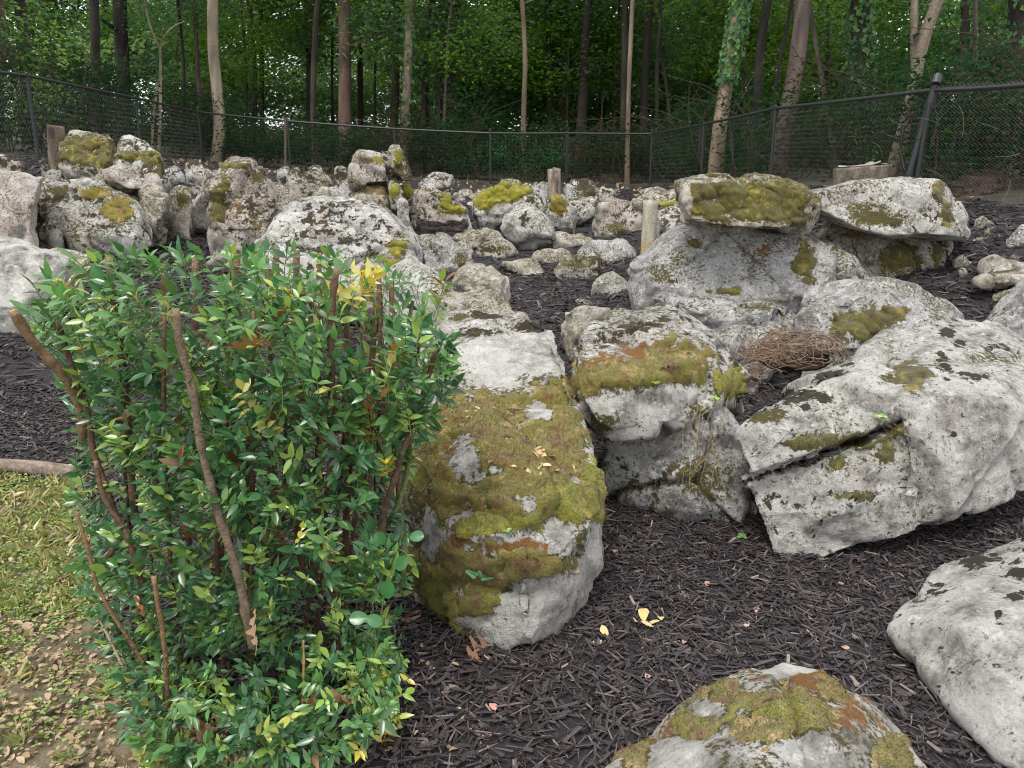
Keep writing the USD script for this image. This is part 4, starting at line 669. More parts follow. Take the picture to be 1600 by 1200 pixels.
st_ = [tube(np.array([at(560, 1120, 1.97), at(590, 1000, 1.93), at(600, 930, 1.92), at(630, 830, 1.92)]), [.003, .0025, .002, .0015], 5)]
obj('stem', join(st_), LEAF, vine, smooth=True, tint=np.array([.1, .13, .03]), interp='constant')

# ------------------------------------------------------------------ fallen leaves
def lobed(seed, L, col, lobes=True):
    """A dry leaf: an oak's lobed outline or a plain pointed one, curled."""
    r = np.random.default_rng(seed); t = np.linspace(0, 1, 15)
    w = (.13 + .34 * np.sin(np.pi * np.clip(t * 1.05, 0, 1)) ** .8) * (1 + (.62 * np.sign(np.sin(t * np.pi * 7)) if lobes else 0)) if lobes else .42 * np.sin(np.pi * t) ** .9
    w = np.clip(w, .015, 1) * .62; w[0] = w[-1] = .012
    c = r.uniform(-.8, .8); k = r.uniform(.2, .9)
    mid = np.c_[t, .06 * np.sin(t * 4 + c), .12 * np.sin(t * np.pi * r.uniform(.6, 1.4)) * k]
    l = mid + np.c_[.06 * (w > .25), w, .5 * w * k + r.normal(0, .012, 15)]; rr = mid + np.c_[.06 * (w > .25), -w, .45 * w * k * r.uniform(-.4, 1) + r.normal(0, .012, 15)]
    V = np.vstack([mid, l, rr]) * L; F = []
    for i in range(14): F += [[i, i + 1, 15 + i], [i + 1, 16 + i, 15 + i], [i, 30 + i, i + 1], [i + 1, 30 + i, 31 + i]]
    if lobes:
        s = tube(np.array([[0, 0, 0], [-.12, .01, .02], [-.26, 0, .05]]) * L, .008 * L, 4); return join([(V, F), s])
    return V, np.array(F)
def surface(px, py):
    """Nearest point on the rocks or the ground under a photo pixel."""
    best = ground(px, py); bd = best[1]; o = np.array([0, 0, EYE]); dr = norm(at(px, py, 2.0) - o)
    for lb, V, F in ROCKS[:8]:
        t = (V - o) @ dr; k = np.linalg.norm(V - o - t[:, None] * dr, axis=1) < .018
        if k.any():
            q = V[k][np.argmin(t[k])]
            if q[1] < bd: best, bd = q, q[1]
    return best
def lay(name, seed, px, py, L, col, label, lobes, group=None, tilt=.25, p=None, cat='leaf', lift=.012, yaw=None):
    r = np.random.default_rng(seed); v, f = lobed(seed, L, col, lobes); p = surface(px, py) if p is None else p
    R_ = trimesh.transformations.euler_matrix(r.normal(0, tilt), r.normal(0, tilt), r.uniform(0, 6.28) if yaw is None else yaw)[:3, :3]
    v = v - [L * .5, 0, 0]; v = v @ R_.T + p + [0, 0, lift]
    return obj(name, (v, f), DRY, None, smooth=True, tint=np.array(col), interp='constant', label=label, cat=cat, group=group)
lay('oak_leaf', 1, 755, 1028, .13, (.20, .11, .07), 'brown lobed oak leaf fallen at the front foot of the long boulder', True, tilt=.3)
lay('oak_leaf', 2, 630, 975, .13, (.27, .15, .10), 'reddish oak leaf on the mulch between shrub and long boulder', True, tilt=.4)
lay('oak_leaf', 3, 400, 985, .10, (.30, .20, .12), 'tan oak leaf caught in the lower front of the shrub', True, p=at(400, 985, 1.89), tilt=.9)
lay('oak_leaf', 4, 395, 530, .11, (.22, .12, .05), 'brown curled leaf caught in the upper front of the shrub', True, p=at(395, 545, 1.97), tilt=1.0)
lay('oak_leaf', 6, 612, 1062, .10, (.30, .14, .06), 'orange-brown curled leaf under the right edge of the shrub', True)
lay('fallen_leaf', 7, 1003, 972, .075, (.55, .38, .16), 'largest yellow leaflet of the yellow spray on the mulch', False, lift=.03)
for k, (x, y) in enumerate(((1022, 982), (1010, 985), (1030, 976), (994, 982))):
    lay('fallen_leaf', 60 + k, x, y, .05, (.50, .40, .20), 'small yellow leaflet in the fallen yellow spray on the mulch', False, 'leaflets of the fallen yellow spray', lift=.025)
lay('fallen_leaf', 8, 945, 996, .05, (.55, .40, .20), 'yellow leaflet left of the fallen yellow spray', False, lift=.025)
lay('fallen_leaf', 9, 932, 1012, .045, (.55, .42, .28), 'pale cream leaflet below the lone yellow leaflet', False, lift=.02)
lay('fallen_leaf', 10, 770, 1113, .05, (.50, .26, .20), 'pinkish dry leaf on mulch right of the shrub base', False, lift=.02)
lay('fallen_leaf', 11, 1165, 985, .04, (.50, .36, .28), 'pale pinkish leaf on mulch just behind the domed mossy boulder', False, lift=.02)
for k, (x, y) in enumerate(((905, 905), (1322, 1022), (1265, 975), (885, 1058), (1010, 1065), (900, 1075), (760, 1160), (1105, 920), (1068, 1010), (1180, 960), (830, 1075), (960, 870))):
    lay('fallen_leaf', 80 + k, x, y, .04, np.array((.36, .24, .18)) * _r.uniform(.7, 1.2), 'small dull pinkish-brown dry leaf lying on the dark mulch', False, 'dry leaves scattered on the mulch', lift=.02)
for k in range(14):
    x, y = 840 + _r.normal(0, 22), 722 + _r.normal(0, 12)
    lay('fallen_leaf', 120 + k, x, y, .042, np.array((.52, .38, .20)) * _r.uniform(.75, 1.15), 'pale tan leaflet in the heap on the long mossy boulder', False, 'leaflets heaped on the long mossy boulder', lift=.012, tilt=.4)
flat = []; ft = []
for k in range(120):
    x, y = (_r.normal(640, 60), _r.uniform(1020, 1190)) if k < 80 else ((_r.normal(700, 45), _r.uniform(600, 720)) if k < 130 else (_r.normal(800, 70), _r.uniform(1020, 1180)))
    if k < 130 and k >= 80: p = surface(x, y)
    else: p = ground(x, y) + [0, 0, .012]
    v, f = lobed(300 + k, _r.uniform(.015, .034), None, False); R_ = trimesh.transformations.euler_matrix(_r.normal(0, .3), _r.normal(0, .3), _r.uniform(0, 6.28))[:3, :3]
    flat.append((v @ R_.T + p + [0, 0, .008], f)); ft.append(np.tile(np.array((.36, .28, .17)) * _r.uniform(.4, 1.2), (len(v), 1)))
obj('leaf_litter', join(flat), DRY, None, smooth=True, tint=np.concatenate(ft), kind='stuff', label='tiny dry leaflets and needles strewn around the shrub and boulder')
# --- lawn litter, grass and clover
def tuft(seed, kind):
    r = np.random.default_rng(seed); n = 14 if kind == 'grass' else 9
    P = np.c_[r.normal(0, .02, (n, 2)), np.zeros(n)]
    if kind == 'grass': D = norm(np.c_[r.normal(0, .6, (n, 2)), np.ones(n)]); v, f, k = leaves(P, D, unit(n, r), r.uniform(.03, .07, n), .003, 'quad', .35)
    elif kind == 'clover':
        P = P + np.c_[r.normal(0, .02, (n, 2)), r.uniform(.008, .03, n)]; a = r.uniform(0, 6.28, n); D = np.c_[np.cos(a), np.sin(a), r.uniform(-.1, .4, n)]
        v, f, k = leaves(P, D, np.tile([0, 0, 1.], (n, 1)) + r.normal(0, .25, (n, 3)), r.uniform(.012, .024, n), r.uniform(.009, .017, n), 'fold', .2)
    return v, f
prot = [('grass_tuft', tuft(1, 'grass'), LEAF, np.array([.20, .235, .07])), ('grass_tuft', tuft(2, 'grass'), LEAF, np.array([.36, .32, .14])), ('clover', tuft(3, 'clover'), LEAF, np.array([.15, .24, .05])), ('clover', tuft(4, 'clover'), LEAF, np.array([.25, .30, .075])),
        ('clover', tuft(5, 'clover'), LEAF, np.array([.08, .17, .045]))]
P = np.c_[_r.uniform(-3.6, .1, 17000), _r.uniform(1.2, 4.6, 17000)]; P = P[in_lawn(P)]
den = fbm(np.c_[P * 1.6, P[:, :1] * 0], 3, 40) + np.where(P[:, 1] > 2.5, .45, -.02)
P = P[den + _r.normal(0, .15, len(P)) > .05]; n = len(P)
far_ = P[:, 1] > 2.6
which = np.where(_r.random(n) < np.where(far_, .45, .25), _r.choice(2, n), _r.choice([2, 3, 4], n, p=[.4, .4, .2]))
scatter('grass', prot, np.c_[P, G(P[:, 0], P[:, 1]) + .015], _r.uniform(0, 6.28, n), _r.normal(0, .1, n), _r.normal(0, .1, n), np.repeat(_r.uniform(.45, 1.1, (n, 1)), 3, 1), which, 'low clover, weeds and thin grass on the lawn')
lit = [('dry_leaf', lobed(400 + k, .05, None, k % 3 == 0), DRY, np.array(c)) for k, c in enumerate(((.32, .23, .14), (.25, .17, .10), (.40, .31, .20), (.18, .12, .075), (.34, .245, .17), (.29, .22, .14)))]
P = np.c_[_r.uniform(-3.2, .1, 12000), _r.uniform(1.2, 3.4, 12000)]; P = P[in_lawn(P, .02)]
den = 1.0 - np.clip((P[:, 1] - 2.3) / .5, 0, 1) * .75; P = P[_r.random(len(P)) < den]; n = len(P)
scatter('dry_leaves', lit, np.c_[P, G(P[:, 0], P[:, 1]) + .016 + _r.uniform(0, .02, n)], _r.uniform(0, 6.28, n), _r.normal(0, .3, n), _r.normal(0, .3, n), np.repeat(_r.uniform(.22, .7, (n, 1)) * np.where(_r.random((n, 1)) < .06, 1.9, 1), 3, 1), _r.integers(0, 6, n), 'tan dry leaves covering the lawn edge beside the shrub')
tw = []; 
for k in range(130):
    p = np.array([_r.uniform(-2.2, -.3), _r.uniform(1.4, 2.7)])
    if not in_lawn(p[None], .1)[0]: continue
    a = _r.uniform(0, 6.28); l = _r.uniform(.03, .12); q = p + l * np.array([np.cos(a), np.sin(a)])
    tw.append(tube(np.array([[*p, G(*p) + .025], [*((p + q) / 2 + _r.normal(0, .008, 2)), G(*p) + .035], [*q, G(*q) + .025]]), .0016, 3, False))
obj('twigs', join(tw), DRY, None, tint=np.array([.16, .10, .06]), interp='constant', kind='stuff', label='thin broken twigs among the dry lawn leaves')
# the log that edges the lawn
a, b = ground(-140, 738), ground(118, 748); P = spline([a + [0, 0, .03], (a + b) / 2 + [0, .02, .045], b + [0, 0, .03]], 30)
v, f = tube(P, .036 * (1 + .12 * fbm(P * 6, 2, 1)), 14); v = v + vnormals(v, f) * (.006 * fbm(v * [12, 60, 60], 3, 6))[:, None]
lg = thing('log', 'weathered reddish-grey log edging the mulch at the far left', 'log')
t = np.tile([.20, .155, .125], (len(v), 1)) * (1 + .8 * fbm(v * [8, 70, 70], 3, 3))[:, None]
obj('trunk', (v, f), WOOD, lg, smooth=True, tint=t)
sprout_n = 0
def sprout(px, py, label, n=5, L=.03, col=(.10, .24, .05), name='seedling', up=.03, p=None):
    r = np.random.default_rng(int(px * 7 + py)); p = surface(px, py) if p is None else p; t_ = thing(name, label, 'seedling')
    a = r.uniform(0, 6.28) + np.arange(n) * 2.4; top = p + [0, 0, up]
    D = np.c_[np.cos(a), np.sin(a), r.uniform(-.1, .5, n)]; v, f, k = leaves(np.tile(top, (n, 1)), D, np.tile([0, -.3, 1.], (n, 1)), r.uniform(.7, 1.1, n) * L, r.uniform(.5, .6, n) * L, 'fold', .15)
    for j in range(n): obj('leaf', (v[j * 8:j * 8 + 8], f[:8]), LEAF, t_, smooth=True, tint=np.array(col) * r.uniform(.8, 1.2), interp='constant')
    obj('stem', tube(np.array([p - [0, 0, .01], (p + top) / 2 + r.normal(0, .003, 3), top]), .0013, 4), LEAF, t_, smooth=True, tint=np.array(col), interp='constant')
sprout(1160, 848, 'small two-leaved seedling in the mulch below the cracked grey boulder', 4, .035)
sprout(797, 830, 'tiny pale seedling on the mossy brow of the long boulder', 3, .022, (.22, .36, .10), up=.012)
sprout(1383, 660, 'bright green clover growing in the crack of the huge tilted boulder', 4, .035, (.20, .36, .08))
sprout(1120, 630, 'yellow-green seedling between the rusty-mossed and tilted boulders', 4, .03, (.22, .34, .05))
sprout(1020, 612, 'small green sprig on the rusty-mossed boulder', 5, .022, (.14, .26, .05))
fern = thing('fern', 'small green fern frond growing from the front of the long boulder', 'fern')
p = surface(742, 905) + [0, -.01, 0]
for k in range(3):
    d = norm(np.array([(-.6, -.3, .5), (.8, -.3, .15), (.15, -.5, .7)][k])); L = (.05, .055, .04)[k]; s_ = norm(np.cross(d, [0, -1, .3]))
    t = np.repeat(np.linspace(.2, 1, 7), 2); sg = np.tile([1, -1], 7)
    v, f, _ = leaves(p + d * (t * L)[:, None], d * .4 + s_ * sg[:, None], np.tile([0, -1., .4], (14, 1)), .017 * (1.15 - t * .8), .008, 'fold', .1)
    obj('frond', (v, f), LEAF, fern, smooth=True, tint=np.array([.10, .30, .10]), interp='constant')
# the heap of dug-up roots between the rocks
heap = thing('root_heap', 'heap of dug-up reddish roots and straw behind the tilted boulder', 'root heap')
c = at(1240, 556, 4.4); mo = trimesh.creation.icosphere(4, 1.0); v = mo.vertices * [.21, .17, .09] * (1 + .4 * fbm(mo.vertices * 2, 3, 3))[:, None] + c
obj('soil_core', (v, mo.faces), WOOD, heap, smooth=True, tint=np.array([.045, .030, .021]), interp='constant')
rt = []
for k in range(330):
    u = unit(1, _r)[0]; u[2] = abs(u[2]); q = c + u * [.26, .2, .11] * _r.uniform(.75, 1.3); tn = norm(np.cross(u, unit(1, _r)[0])); l = _r.uniform(.04, .13); o = u * _r.uniform(-.005, .02)
    rt.append(tube(spline([q - tn * l * .5, q + o, q + tn * l * .5 - u * .01 + _r.normal(0, .02, 3)], 6), _r.uniform(.001, .003), 4, False))
for k in range(330):
    w = _r.random() ** .7; q = at(1295 - 150 * w + _r.normal(0, 18), 528 + 78 * w * w + _r.normal(0, 12), 4.2 - .45 * w); tn = unit(1, _r)[0] * [1, .6, .5]; l = _r.uniform(.04, .15)
    rt.append(tube(spline([q - tn * l * .5, q + _r.normal(0, .01, 3), q + tn * l * .5], 5), _r.uniform(.001, .0025), 3, False))
obj('roots', join(rt), DRY, heap, smooth=True, tint=np.concatenate([np.tile(np.array([(.19, .125, .085), (.28, .205, .14), (.11, .075, .055)][k % 3]), (len(x[0]), 1)) for k, x in enumerate(rt)]), kind='stuff')
gb = []
for k in range(26):
    x, y = _r.normal(1110, 22), _r.uniform(610, 720); q = at(x, y, 3.32 - _r.uniform(0, .08)); l = _r.uniform(.08, .25); dn = np.array([_r.normal(-.5, .4), -.15, -1.0])
    gb.append(tube(spline([q, q + dn * l * .5 + _r.normal(0, .015, 3), q + dn * l], 5), .0011, 3, False))
obj('dry_grass', join(gb), DRY, None, tint=np.array([.36, .29, .16]), interp='constant', kind='stuff', label='dry grass stalks hanging over the cracked grey boulder')

# ------------------------------------------------------------------ the chain link fence
fence = thing('chain_link_fence', 'black vinyl chain link fence running round the rock bed before the woods', 'fence')
tops = [at(p, t, D) for p, t, h, D in FENCE]; feet = [np.array([T[0], T[1], G(T[0], T[1]) - .05]) for T in tops]
def rod(a, b, r, name, label=None, sides=8, parent=fence, mat_=BLACK): return obj(name, tube(np.array([a, b]), r, sides), mat_, parent, smooth=30, label=label)
UPV = np.array([0, 0, 1.0])
for k, (T, Ft) in enumerate(zip(tops, feet)):
    if FENCE[k][0] in (1455, 1600): continue
    rod(Ft, T + UPV * (.03 if k not in (4, 7, 9) else .09), .026 if k not in (4, 7, 9) else .034, 'post')
    cap = trimesh.creation.icosphere(2, .036 if k in (4, 7, 9) else .03); obj('post_cap', (cap.vertices * [1, 1, .7] + T + UPV * (.03 if k not in (4, 7, 9) else .09), cap.faces), BLACK, fence, smooth=True)
ct, cb = at(1463, 128, 9.66), at(1408, 318, 9.72)
rod(cb, ct, .045, 'corner_post', 'thick leaning corner post', 12)
rod(cb + [.11, -.06, 0], at(1452, 160, 9.6), .028, 'brace_bar')
rod(ct - [0.03, .05, .03], ct + [.01, 0, .07], .05, 'post_cap', sides=10)
for q in (.25, .55, .8): 
    c_ = cb + (ct - cb) * q; rod(c_ - (ct - cb) * .014, c_ + (ct - cb) * .014, .056, 'clamp_band', sides=10)
for a, b in zip(tops[:-1], tops[1:]):
    n = 7; P = a + (b - a) * np.linspace(0, 1, n)[:, None]; P[:, 2] -= .006 * np.sin(np.linspace(0, np.pi, n))
    obj('top_rail', tube(P, .025, 8), BLACK, fence, smooth=30)
def weave(a, b, a0, b0, pitch, barbs):
    """One panel of chain link: zigzag wires that hook into their neighbours. a, b: top corners; a0, b0: bottom corners."""
    L = np.linalg.norm((b - a)[:2]); n = max(2, int(L / pitch)); out = norm(np.cross(b - a, UPV)); H = (np.linalg.norm(a - a0) + np.linalg.norm(b - b0)) / 2; m = int(H / (pitch * .5)); ms = []
    for i in range(n + 1):
        u = (i + .5 * 0) / n; z = np.linspace(1.0 + (.035 if barbs else -.01), .02, m); zig = (np.arange(m) % 2) * 1.0
        if i % 2: pass
        uu = np.clip(u + (zig - .5) * (1.06 / n), 0, 1)
        top = a + (b - a) * uu[:, None]; bot = a0 + (b0 - a0) * uu[:, None]
        P = bot + (top - bot) * z[:, None] + out * (.006 * np.cos(np.arange(m) * np.pi))[:, None]
        ms.append(tube(P, .0030 if pitch < .08 else .0026, 3, False))
    return join(ms)
for k in range(len(tops) - 1):
    pitch = .066 if k >= 11 else .085
    obj('mesh_panel', weave(tops[k], tops[k + 1], feet[k] + UPV * .06, feet[k + 1] + UPV * .06, pitch, k >= 12), WIRE, fence, smooth=True)
stake = thing('wooden_stake', 'thin brown wooden stake standing beside a fence post', 'stake')
a, b = at(445, 275, 20.6), at(446, 184, 20.6); P = spline([a - UPV * .3, b], 8)
obj('shaft', tube(P, .036, 8), WOOD, stake, smooth=40, tint=np.array([.085, .066, .052]), interp='constant')
# dead vine stems hooked on the right-hand fence
dv = []
for k in range(16):
    px = _r.uniform(1215, 1600); D = np.interp(px, [1212, 1455, 1600], [13.5, 9.7, 8.4]) - .06; py = _r.uniform(175, 300)
    p = at(px, py, D); l = _r.uniform(.08, .35); d_ = norm(np.array([_r.normal(), 0, _r.normal(0, 1.2)])); dv.append(tube(spline([p, p + d_ * l * .5 + _r.normal(0, .015, 3), p + d_ * l + _r.normal(0, .02, 3)], 7), _r.uniform(.0015, .0035), 4, False))
obj('dead_vines', join(dv), DRY, None, tint=np.array([.20, .165, .11]), interp='constant', kind='stuff', label='pale dead vine stems tangled in the right part of the fence')

# ------------------------------------------------------------------ posts and stumps in the bed
def trunk_mesh(path, radii, sides, rough, seed, flare=0.0, cap=True, freq=(9, 9, 2.0), flute=0.0):
    P = np.asarray(path, float); n = len(P); a = np.arange(sides) / sides * 2 * np.pi
    R = np.repeat(np.asarray(radii, float)[:, None], sides, 1)
    q = np.stack([np.cos(a)[None] * np.ones((n, 1)), np.sin(a)[None] * np.ones((n, 1)), P[:, 2:3] * np.ones((1, sides))], -1)
    rid = fbm((q * [freq[0] / 4, freq[1] / 4, freq[2]] + seed).reshape(-1, 3), 3, seed).reshape(n, sides)
    R = R * (1 + rough * rid)
    if flute: R = R * (1 - flute * np.abs(np.sin(a * 4.5 + .6 * np.sin(a * 2 + seed) + P[:, 2:3] * .6)) ** .5 + flute * .4)
    if flare: 
        h = np.clip(1 - np.linspace(0, 1, n) * 3.2, 0, 1)[:, None] ** 2; R = R * (1 + flare * h * (.55 + .45 * np.cos(a * 5 + seed) + .2 * np.cos(a * 3)))
    return tube(P, R, sides, cap)
def bark_tint(v, col, seed, cap=None, k=.55):
    t = np.tile(col, (len(v), 1)) * np.clip(1 + 1.5 * k * fbm(v * [22, 22, 4.5] + seed, 5, seed), .2, 2)[:, None]
    return t
post = thing('wooden_post', 'short weathered round wooden post standing in the mulch', 'post')
a, b = at(1012, 394, 8.9), at(1017, 313, 8.9); P = spline([a - UPV * .1, b], 12); v, f = tube(P, .083, 18)
t = np.tile([.30, .29, .22], (len(v), 1)) * (1 + .5 * fbm(v * [40, 40, 4], 3, 2))[:, None]; lowp = v[:, 2] < a[2] + .11 + .05 * fbm(v * 20, 2, 4); t[lowp] = t[lowp] * [1.0, .82, .62]
obj('shaft', (v, f), WOOD, post, smooth=True, tint=t)
def stump(px, py0, py1, w, D, label, col, top, rough=.18, flare=0.0, bend=0, seed=1, jag=.02):
    st = thing('tree_stump', label, 'stump'); a, b = at(px, py0, D), at(px + bend, py1, D); r = w / 2 / FPX * D
    P = spline([a - UPV * .12, b], 22); v, f = trunk_mesh(P, np.full(22, r), 40, rough, seed, flare, flute=.22 if w > 50 else .05)
    obj('bark', (v, f), BARK, st, smooth=True, tint=bark_tint(v, col, seed, k=.9))
    a_ = np.linspace(0, 2 * np.pi, 41)[:-1]; rim = v[21 * 40:22 * 40]; c = rim.mean(0)
    tv = np.vstack([c + UPV * .02, c + (rim - c) * .5 + UPV * .012, c + (rim - c) * .97 + UPV * (.006 + jag * np.clip(fbm(rim * 9, 2, seed), 0, 1)[:, None])])
    F = [[0, 1 + i, 1 + (i + 1) % 40] for i in range(40)] + [[1 + i, 41 + i, 41 + (i + 1) % 40] for i in range(40)] + [[1 + i, 41 + (i + 1) % 40, 1 + (i + 1) % 40] for i in range(40)]
    obj('cut_face', (tv, np.array(F)), WOOD, st, smooth=30, tint=np.array(top), interp='constant')
    return st
stump(87, 262, 196, 23, 10.2, 'brown narrow stump left of the dark mossy mound', (.115, .088, .068), (.20, .16, .12), seed=3, jag=.06, flare=.3)
stump(866, 306, 264, 20, 12.4, 'barkless pale stump among the rocks in the centre back', (.22, .175, .14), (.32, .27, .21), rough=.22, seed=5)
stump(1345, 306, 260, 78, 9.0, 'broad fluted stump behind the overhanging boulder', (.135, .112, .088), (.22, .195, .155), rough=.30, flare=.55, seed=8, jag=.07)

# ------------------------------------------------------------------ the woods
_w = np.random.default_rng(21)
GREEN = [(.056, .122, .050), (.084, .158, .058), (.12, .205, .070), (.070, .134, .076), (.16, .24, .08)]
def cloud(n, c, r, size, cols, flat=.6, w=.55, r_=_w, bright=1.0):
    """n leaves in clumps through an ellipsoid volume."""
    k = max(3, n // 45); cc = unit(k, r_) * (r_.uniform(.25, 1, (k, 1)) ** .6) * np.asarray(r) + c
    i = r_.integers(0, k, n); sg = np.asarray(r).mean() * .16 + .12
    P = cc[i] + r_.normal(0, 1, (n, 3)) * [sg, sg, sg * .45]
    if abs(np.asarray(c)).sum() > 1: ok = beyond(P); P, i = P[ok], i[ok]; n = len(P)
    N = norm(np.array([0, 0, 1.0]) + r_.normal(0, flat, (n, 3))); a = r_.uniform(0, 6.28, n); D = np.c_[np.cos(a), np.sin(a), r_.normal(-.15, .3, n)]
    v, f, q = leaves(P, D, N, size * r_.uniform(.7, 1.3, n), size * w * r_.uniform(.8, 1.2, n), 'quad')
    tone = np.asarray(cols)[r_.integers(0, len(cols), k)][i] * r_.uniform(.75, 1.3, (n, 1)) * bright
    return v, f, np.repeat(tone, q, 0)
def tree(label, path, r0, r1, col, crowns, name='tree', limbs=0, ivy=None, group=None, leaf=.17, cols=GREEN, sides=12, seed=None, extra=()):
    """path: (pixel, pixel, D) up the trunk, continued above the picture; crowns: (n, height above foot, half-width, half-height, dx)."""
    sd = int(abs(path[0][0])) if seed is None else seed; r_ = np.random.default_rng(sd + 7)
    pts = [at(*p) for p in path]; foot = pts[0]; foot[2] = G(foot[0], foot[1]) - .1
    d = norm(pts[-1] - pts[-2]); top = pts[-1]
    if top[2] < foot[2] + 11 and limbs >= 0: pts.append(top + (d * .6 + UPV * .4) * (foot[2] + 12 - top[2]))
    n = 34; P = spline(pts, n); P[:, :2] += (.035 * np.stack([fbm(np.c_[P[:, 2:3] * .5, P[:, :2] * .1] + sd, 2, 1), fbm(np.c_[P[:, 2:3] * .5, P[:, :2] * .1] + sd + 40, 2, 2)], 1)) * np.clip(np.linspace(0, 4, n), 0, 1)[:, None]
    R = np.linspace(r0, r1, n); t = thing(name, label, 'tree', group)
    ms = [trunk_mesh(P, R, sides, .10, sd, .25)]
    for k in range(max(limbs, 0)):
        i = r_.integers(int(n * .3), n - 3); a = r_.uniform(0, 6.28); l = r_.uniform(1.0, 3.0); dd = np.array([np.cos(a), np.sin(a), r_.uniform(.2, .9)])
        q = [P[i], P[i] + dd * l * .5 + r_.normal(0, .1, 3), P[i] + dd * l + [0, 0, l * .15]]
        Q = spline(q, 7); ms.append(tube(Q, np.linspace(R[i] * .38, .012, 7), 6))
    for q, ra, rb in extra: ms.append(tube(spline([at(*p) for p in q], 14), np.linspace(ra, rb, 14), 7))
    v, f = join(ms); obj('trunk', (v, f), BARK, t, smooth=True, tint=bark_tint(v, col, sd) * np.clip(1 + .8 * fbm(v * [2.5, 2.5, 1.1], 4, sd + 1), .35, 1.6)[:, None])
    if crowns:
        cs = [cloud(m, foot + [dx, r_.normal(0, .4), h], (hw, hw * .9, hh), leaf, cols, r_=r_) for m, h, hw, hh, dx in crowns]
        v, f = join([c[:2] for c in cs]); obj('crown', (v, f), TREE_LEAF, t, tint=np.concatenate([c[2] for c in cs]))
    if ivy:
        z0, z1, m, sz = ivy; i = r_.integers(int(z0 * n), int(z1 * n), m); a = r_.uniform(0, 6.28, m); o = np.c_[np.cos(a), np.sin(a), 0 * a]
        p = P[i] + (P[np.minimum(i + 1, n - 1)] - P[i]) * r_.random((m, 1)) + o * (R[i] * r_.uniform(1.0, 1.5, m) + .02)[:, None]
        v, f, q = leaves(p, norm(np.c_[r_.normal(0, .5, (m, 2)), -np.ones(m)]), o + r_.normal(0, .4, (m, 3)), r_.uniform(.7, 1.3, m) * sz, r_.uniform(.7, 1.1, m) * sz, 'quad')
        obj('ivy', (v, f), TREE_LEAF, t, tint=np.repeat(np.array(cols)[r_.integers(0, 4, m)] * r_.uniform(.9, 1.6, (m, 1)), q, 0), kind='stuff')
    return t
TAN, DARK, RED, GREY = (.26, .215, .155), (.042, .035, .029), (.12, .078, .06), (.10, .082, .068)
up1 = [(4200, 8.5, 2.6, 2.6, 0)]
tree('straight pale tan tree trunk left of centre at the fence', [(338, 262, 22.6), (342, 175, 22.6), (334, 90, 22.6), (333, -10, 22.6)], .155, .10, TAN, [(1500, 9.5, 2.6, 2.2, 0)], limbs=2)
tree('thin pale sapling forking into a bare Y', [(246, 238, 21.6), (249, 160, 21.6), (249, 72, 21.6)], .045, .032, (.27, .225, .155), [], limbs=-1, name='sapling', sides=8,
     extra=[([(238, 238, 21.7), (241, 170, 21.7), (250, 118, 21.6)], .04, .026), ([(249, 74, 21.6), (238, 50, 21.6), (229, 20, 21.6), (228, -20, 21.6)], .03, .02), ([(249, 74, 21.6), (262, 50, 21.6), (288, 34, 21.5)], .027, .014), ([(232, 30, 21.6), (222, 12, 21.6), (204, -5, 21.6)], .012, .008)])
tree('reddish brown thick trunk beside the rock tower', [(540, 275, 25.0), (539, 130, 25.0), (538, -10, 25.0)], .20, .16, RED, up1, limbs=2)
tree('ivy-flecked brown trunk right of the rock tower', [(628, 282, 23.4), (632, 200, 23.4), (638, 90, 23.4), (642, -10, 23.4)], .125, .105, (.16, .12, .09), up1, ivy=(.05, .6, 420, .11))
tree('big dark trunk wrapped in ivy left of centre', [(690, 280, 27.0), (694, 180, 27), (705, 60, 27.0), (710, -10, 27.0)], .30, .24, DARK, up1, ivy=(.02, .45, 900, .12), limbs=3)
tree('slim curving tan sapling at the centre of the woods', [(823, 268, 23.0), (818, 180, 23.0), (820, 90, 23.0), (815, -10, 23.0)], 0.075, .05, (.15, .115, .08), [(900, 9.5, 2.0, 1.6, 0)], limbs=1, name='sapling', sides=9)
tree('thin straight pale trunk near the fence right of centre', [(980, 300, 20.6), (981, 200, 20.6), (984, 90, 20.6), (990, -10, 20.6)], .058, .045, (.17, .125, .095), [(900, 9.0, 2.0, 1.8, 0)], limbs=1, sides=9)
tree('light trunk topped with a thick ivy sleeve by the right fence', [(1118, 298, 17.0), (1128, 180, 17.0), (1142, 90, 17.0), (1160, -10, 17.0)], .145, .09, (.21, .16, .11), [(2600, 8, 2.2, 2.0, 0)], ivy=(.20, .9, 3200, .11), limbs=2)
tree('dark brown leaning trunk in the right woods', [(1213, 290, 15.5), (1226, 200, 15.5), (1246, 90, 15.5), (1255, -10, 15.5)], .15, .125, (.085, .065, .055), [(3000, 7.5, 2.4, 2.0, 0)], limbs=3)
tree('grey-brown crooked trunk behind the leaning corner post', [(1388, 300, 11.8), (1405, 230, 11.8), (1425, 150, 11.8), (1438, 80, 11.8), (1470, -10, 11.8)], .085, .06, (.15, .12, .09), [(2200, 7.5, 2.2, 1.8, 0)], limbs=2, extra=[([(1430, 110, 11.8), (1428, 50, 11.9), (1430, -20, 12.0)], .06, .05)])
tree('dark ivy-smothered trunk in the right woods', [(1346, 300, 17.5), (1346, 150, 17.5), (1345, -10, 17.5)], .20, .17, DARK, [(3000, 7.5, 2.4, 2.2, 0)], ivy=(.05, .9, 2200, .12))
tree('broad dark trunk at the right picture edge', [(1596, 260, 14.5), (1594, 120, 14.5), (1600, -10, 14.5)], .24, .20, DARK, [(3000, 7, 2.4, 2.2, .6)], ivy=(.1, .9, 1200, .12))
tree('dark slender trunk far left behind the mossy mound', [(152, 235, 24.0), (150, 120, 24.0), (147, -10, 24.0)], .13, .11, DARK, up1)
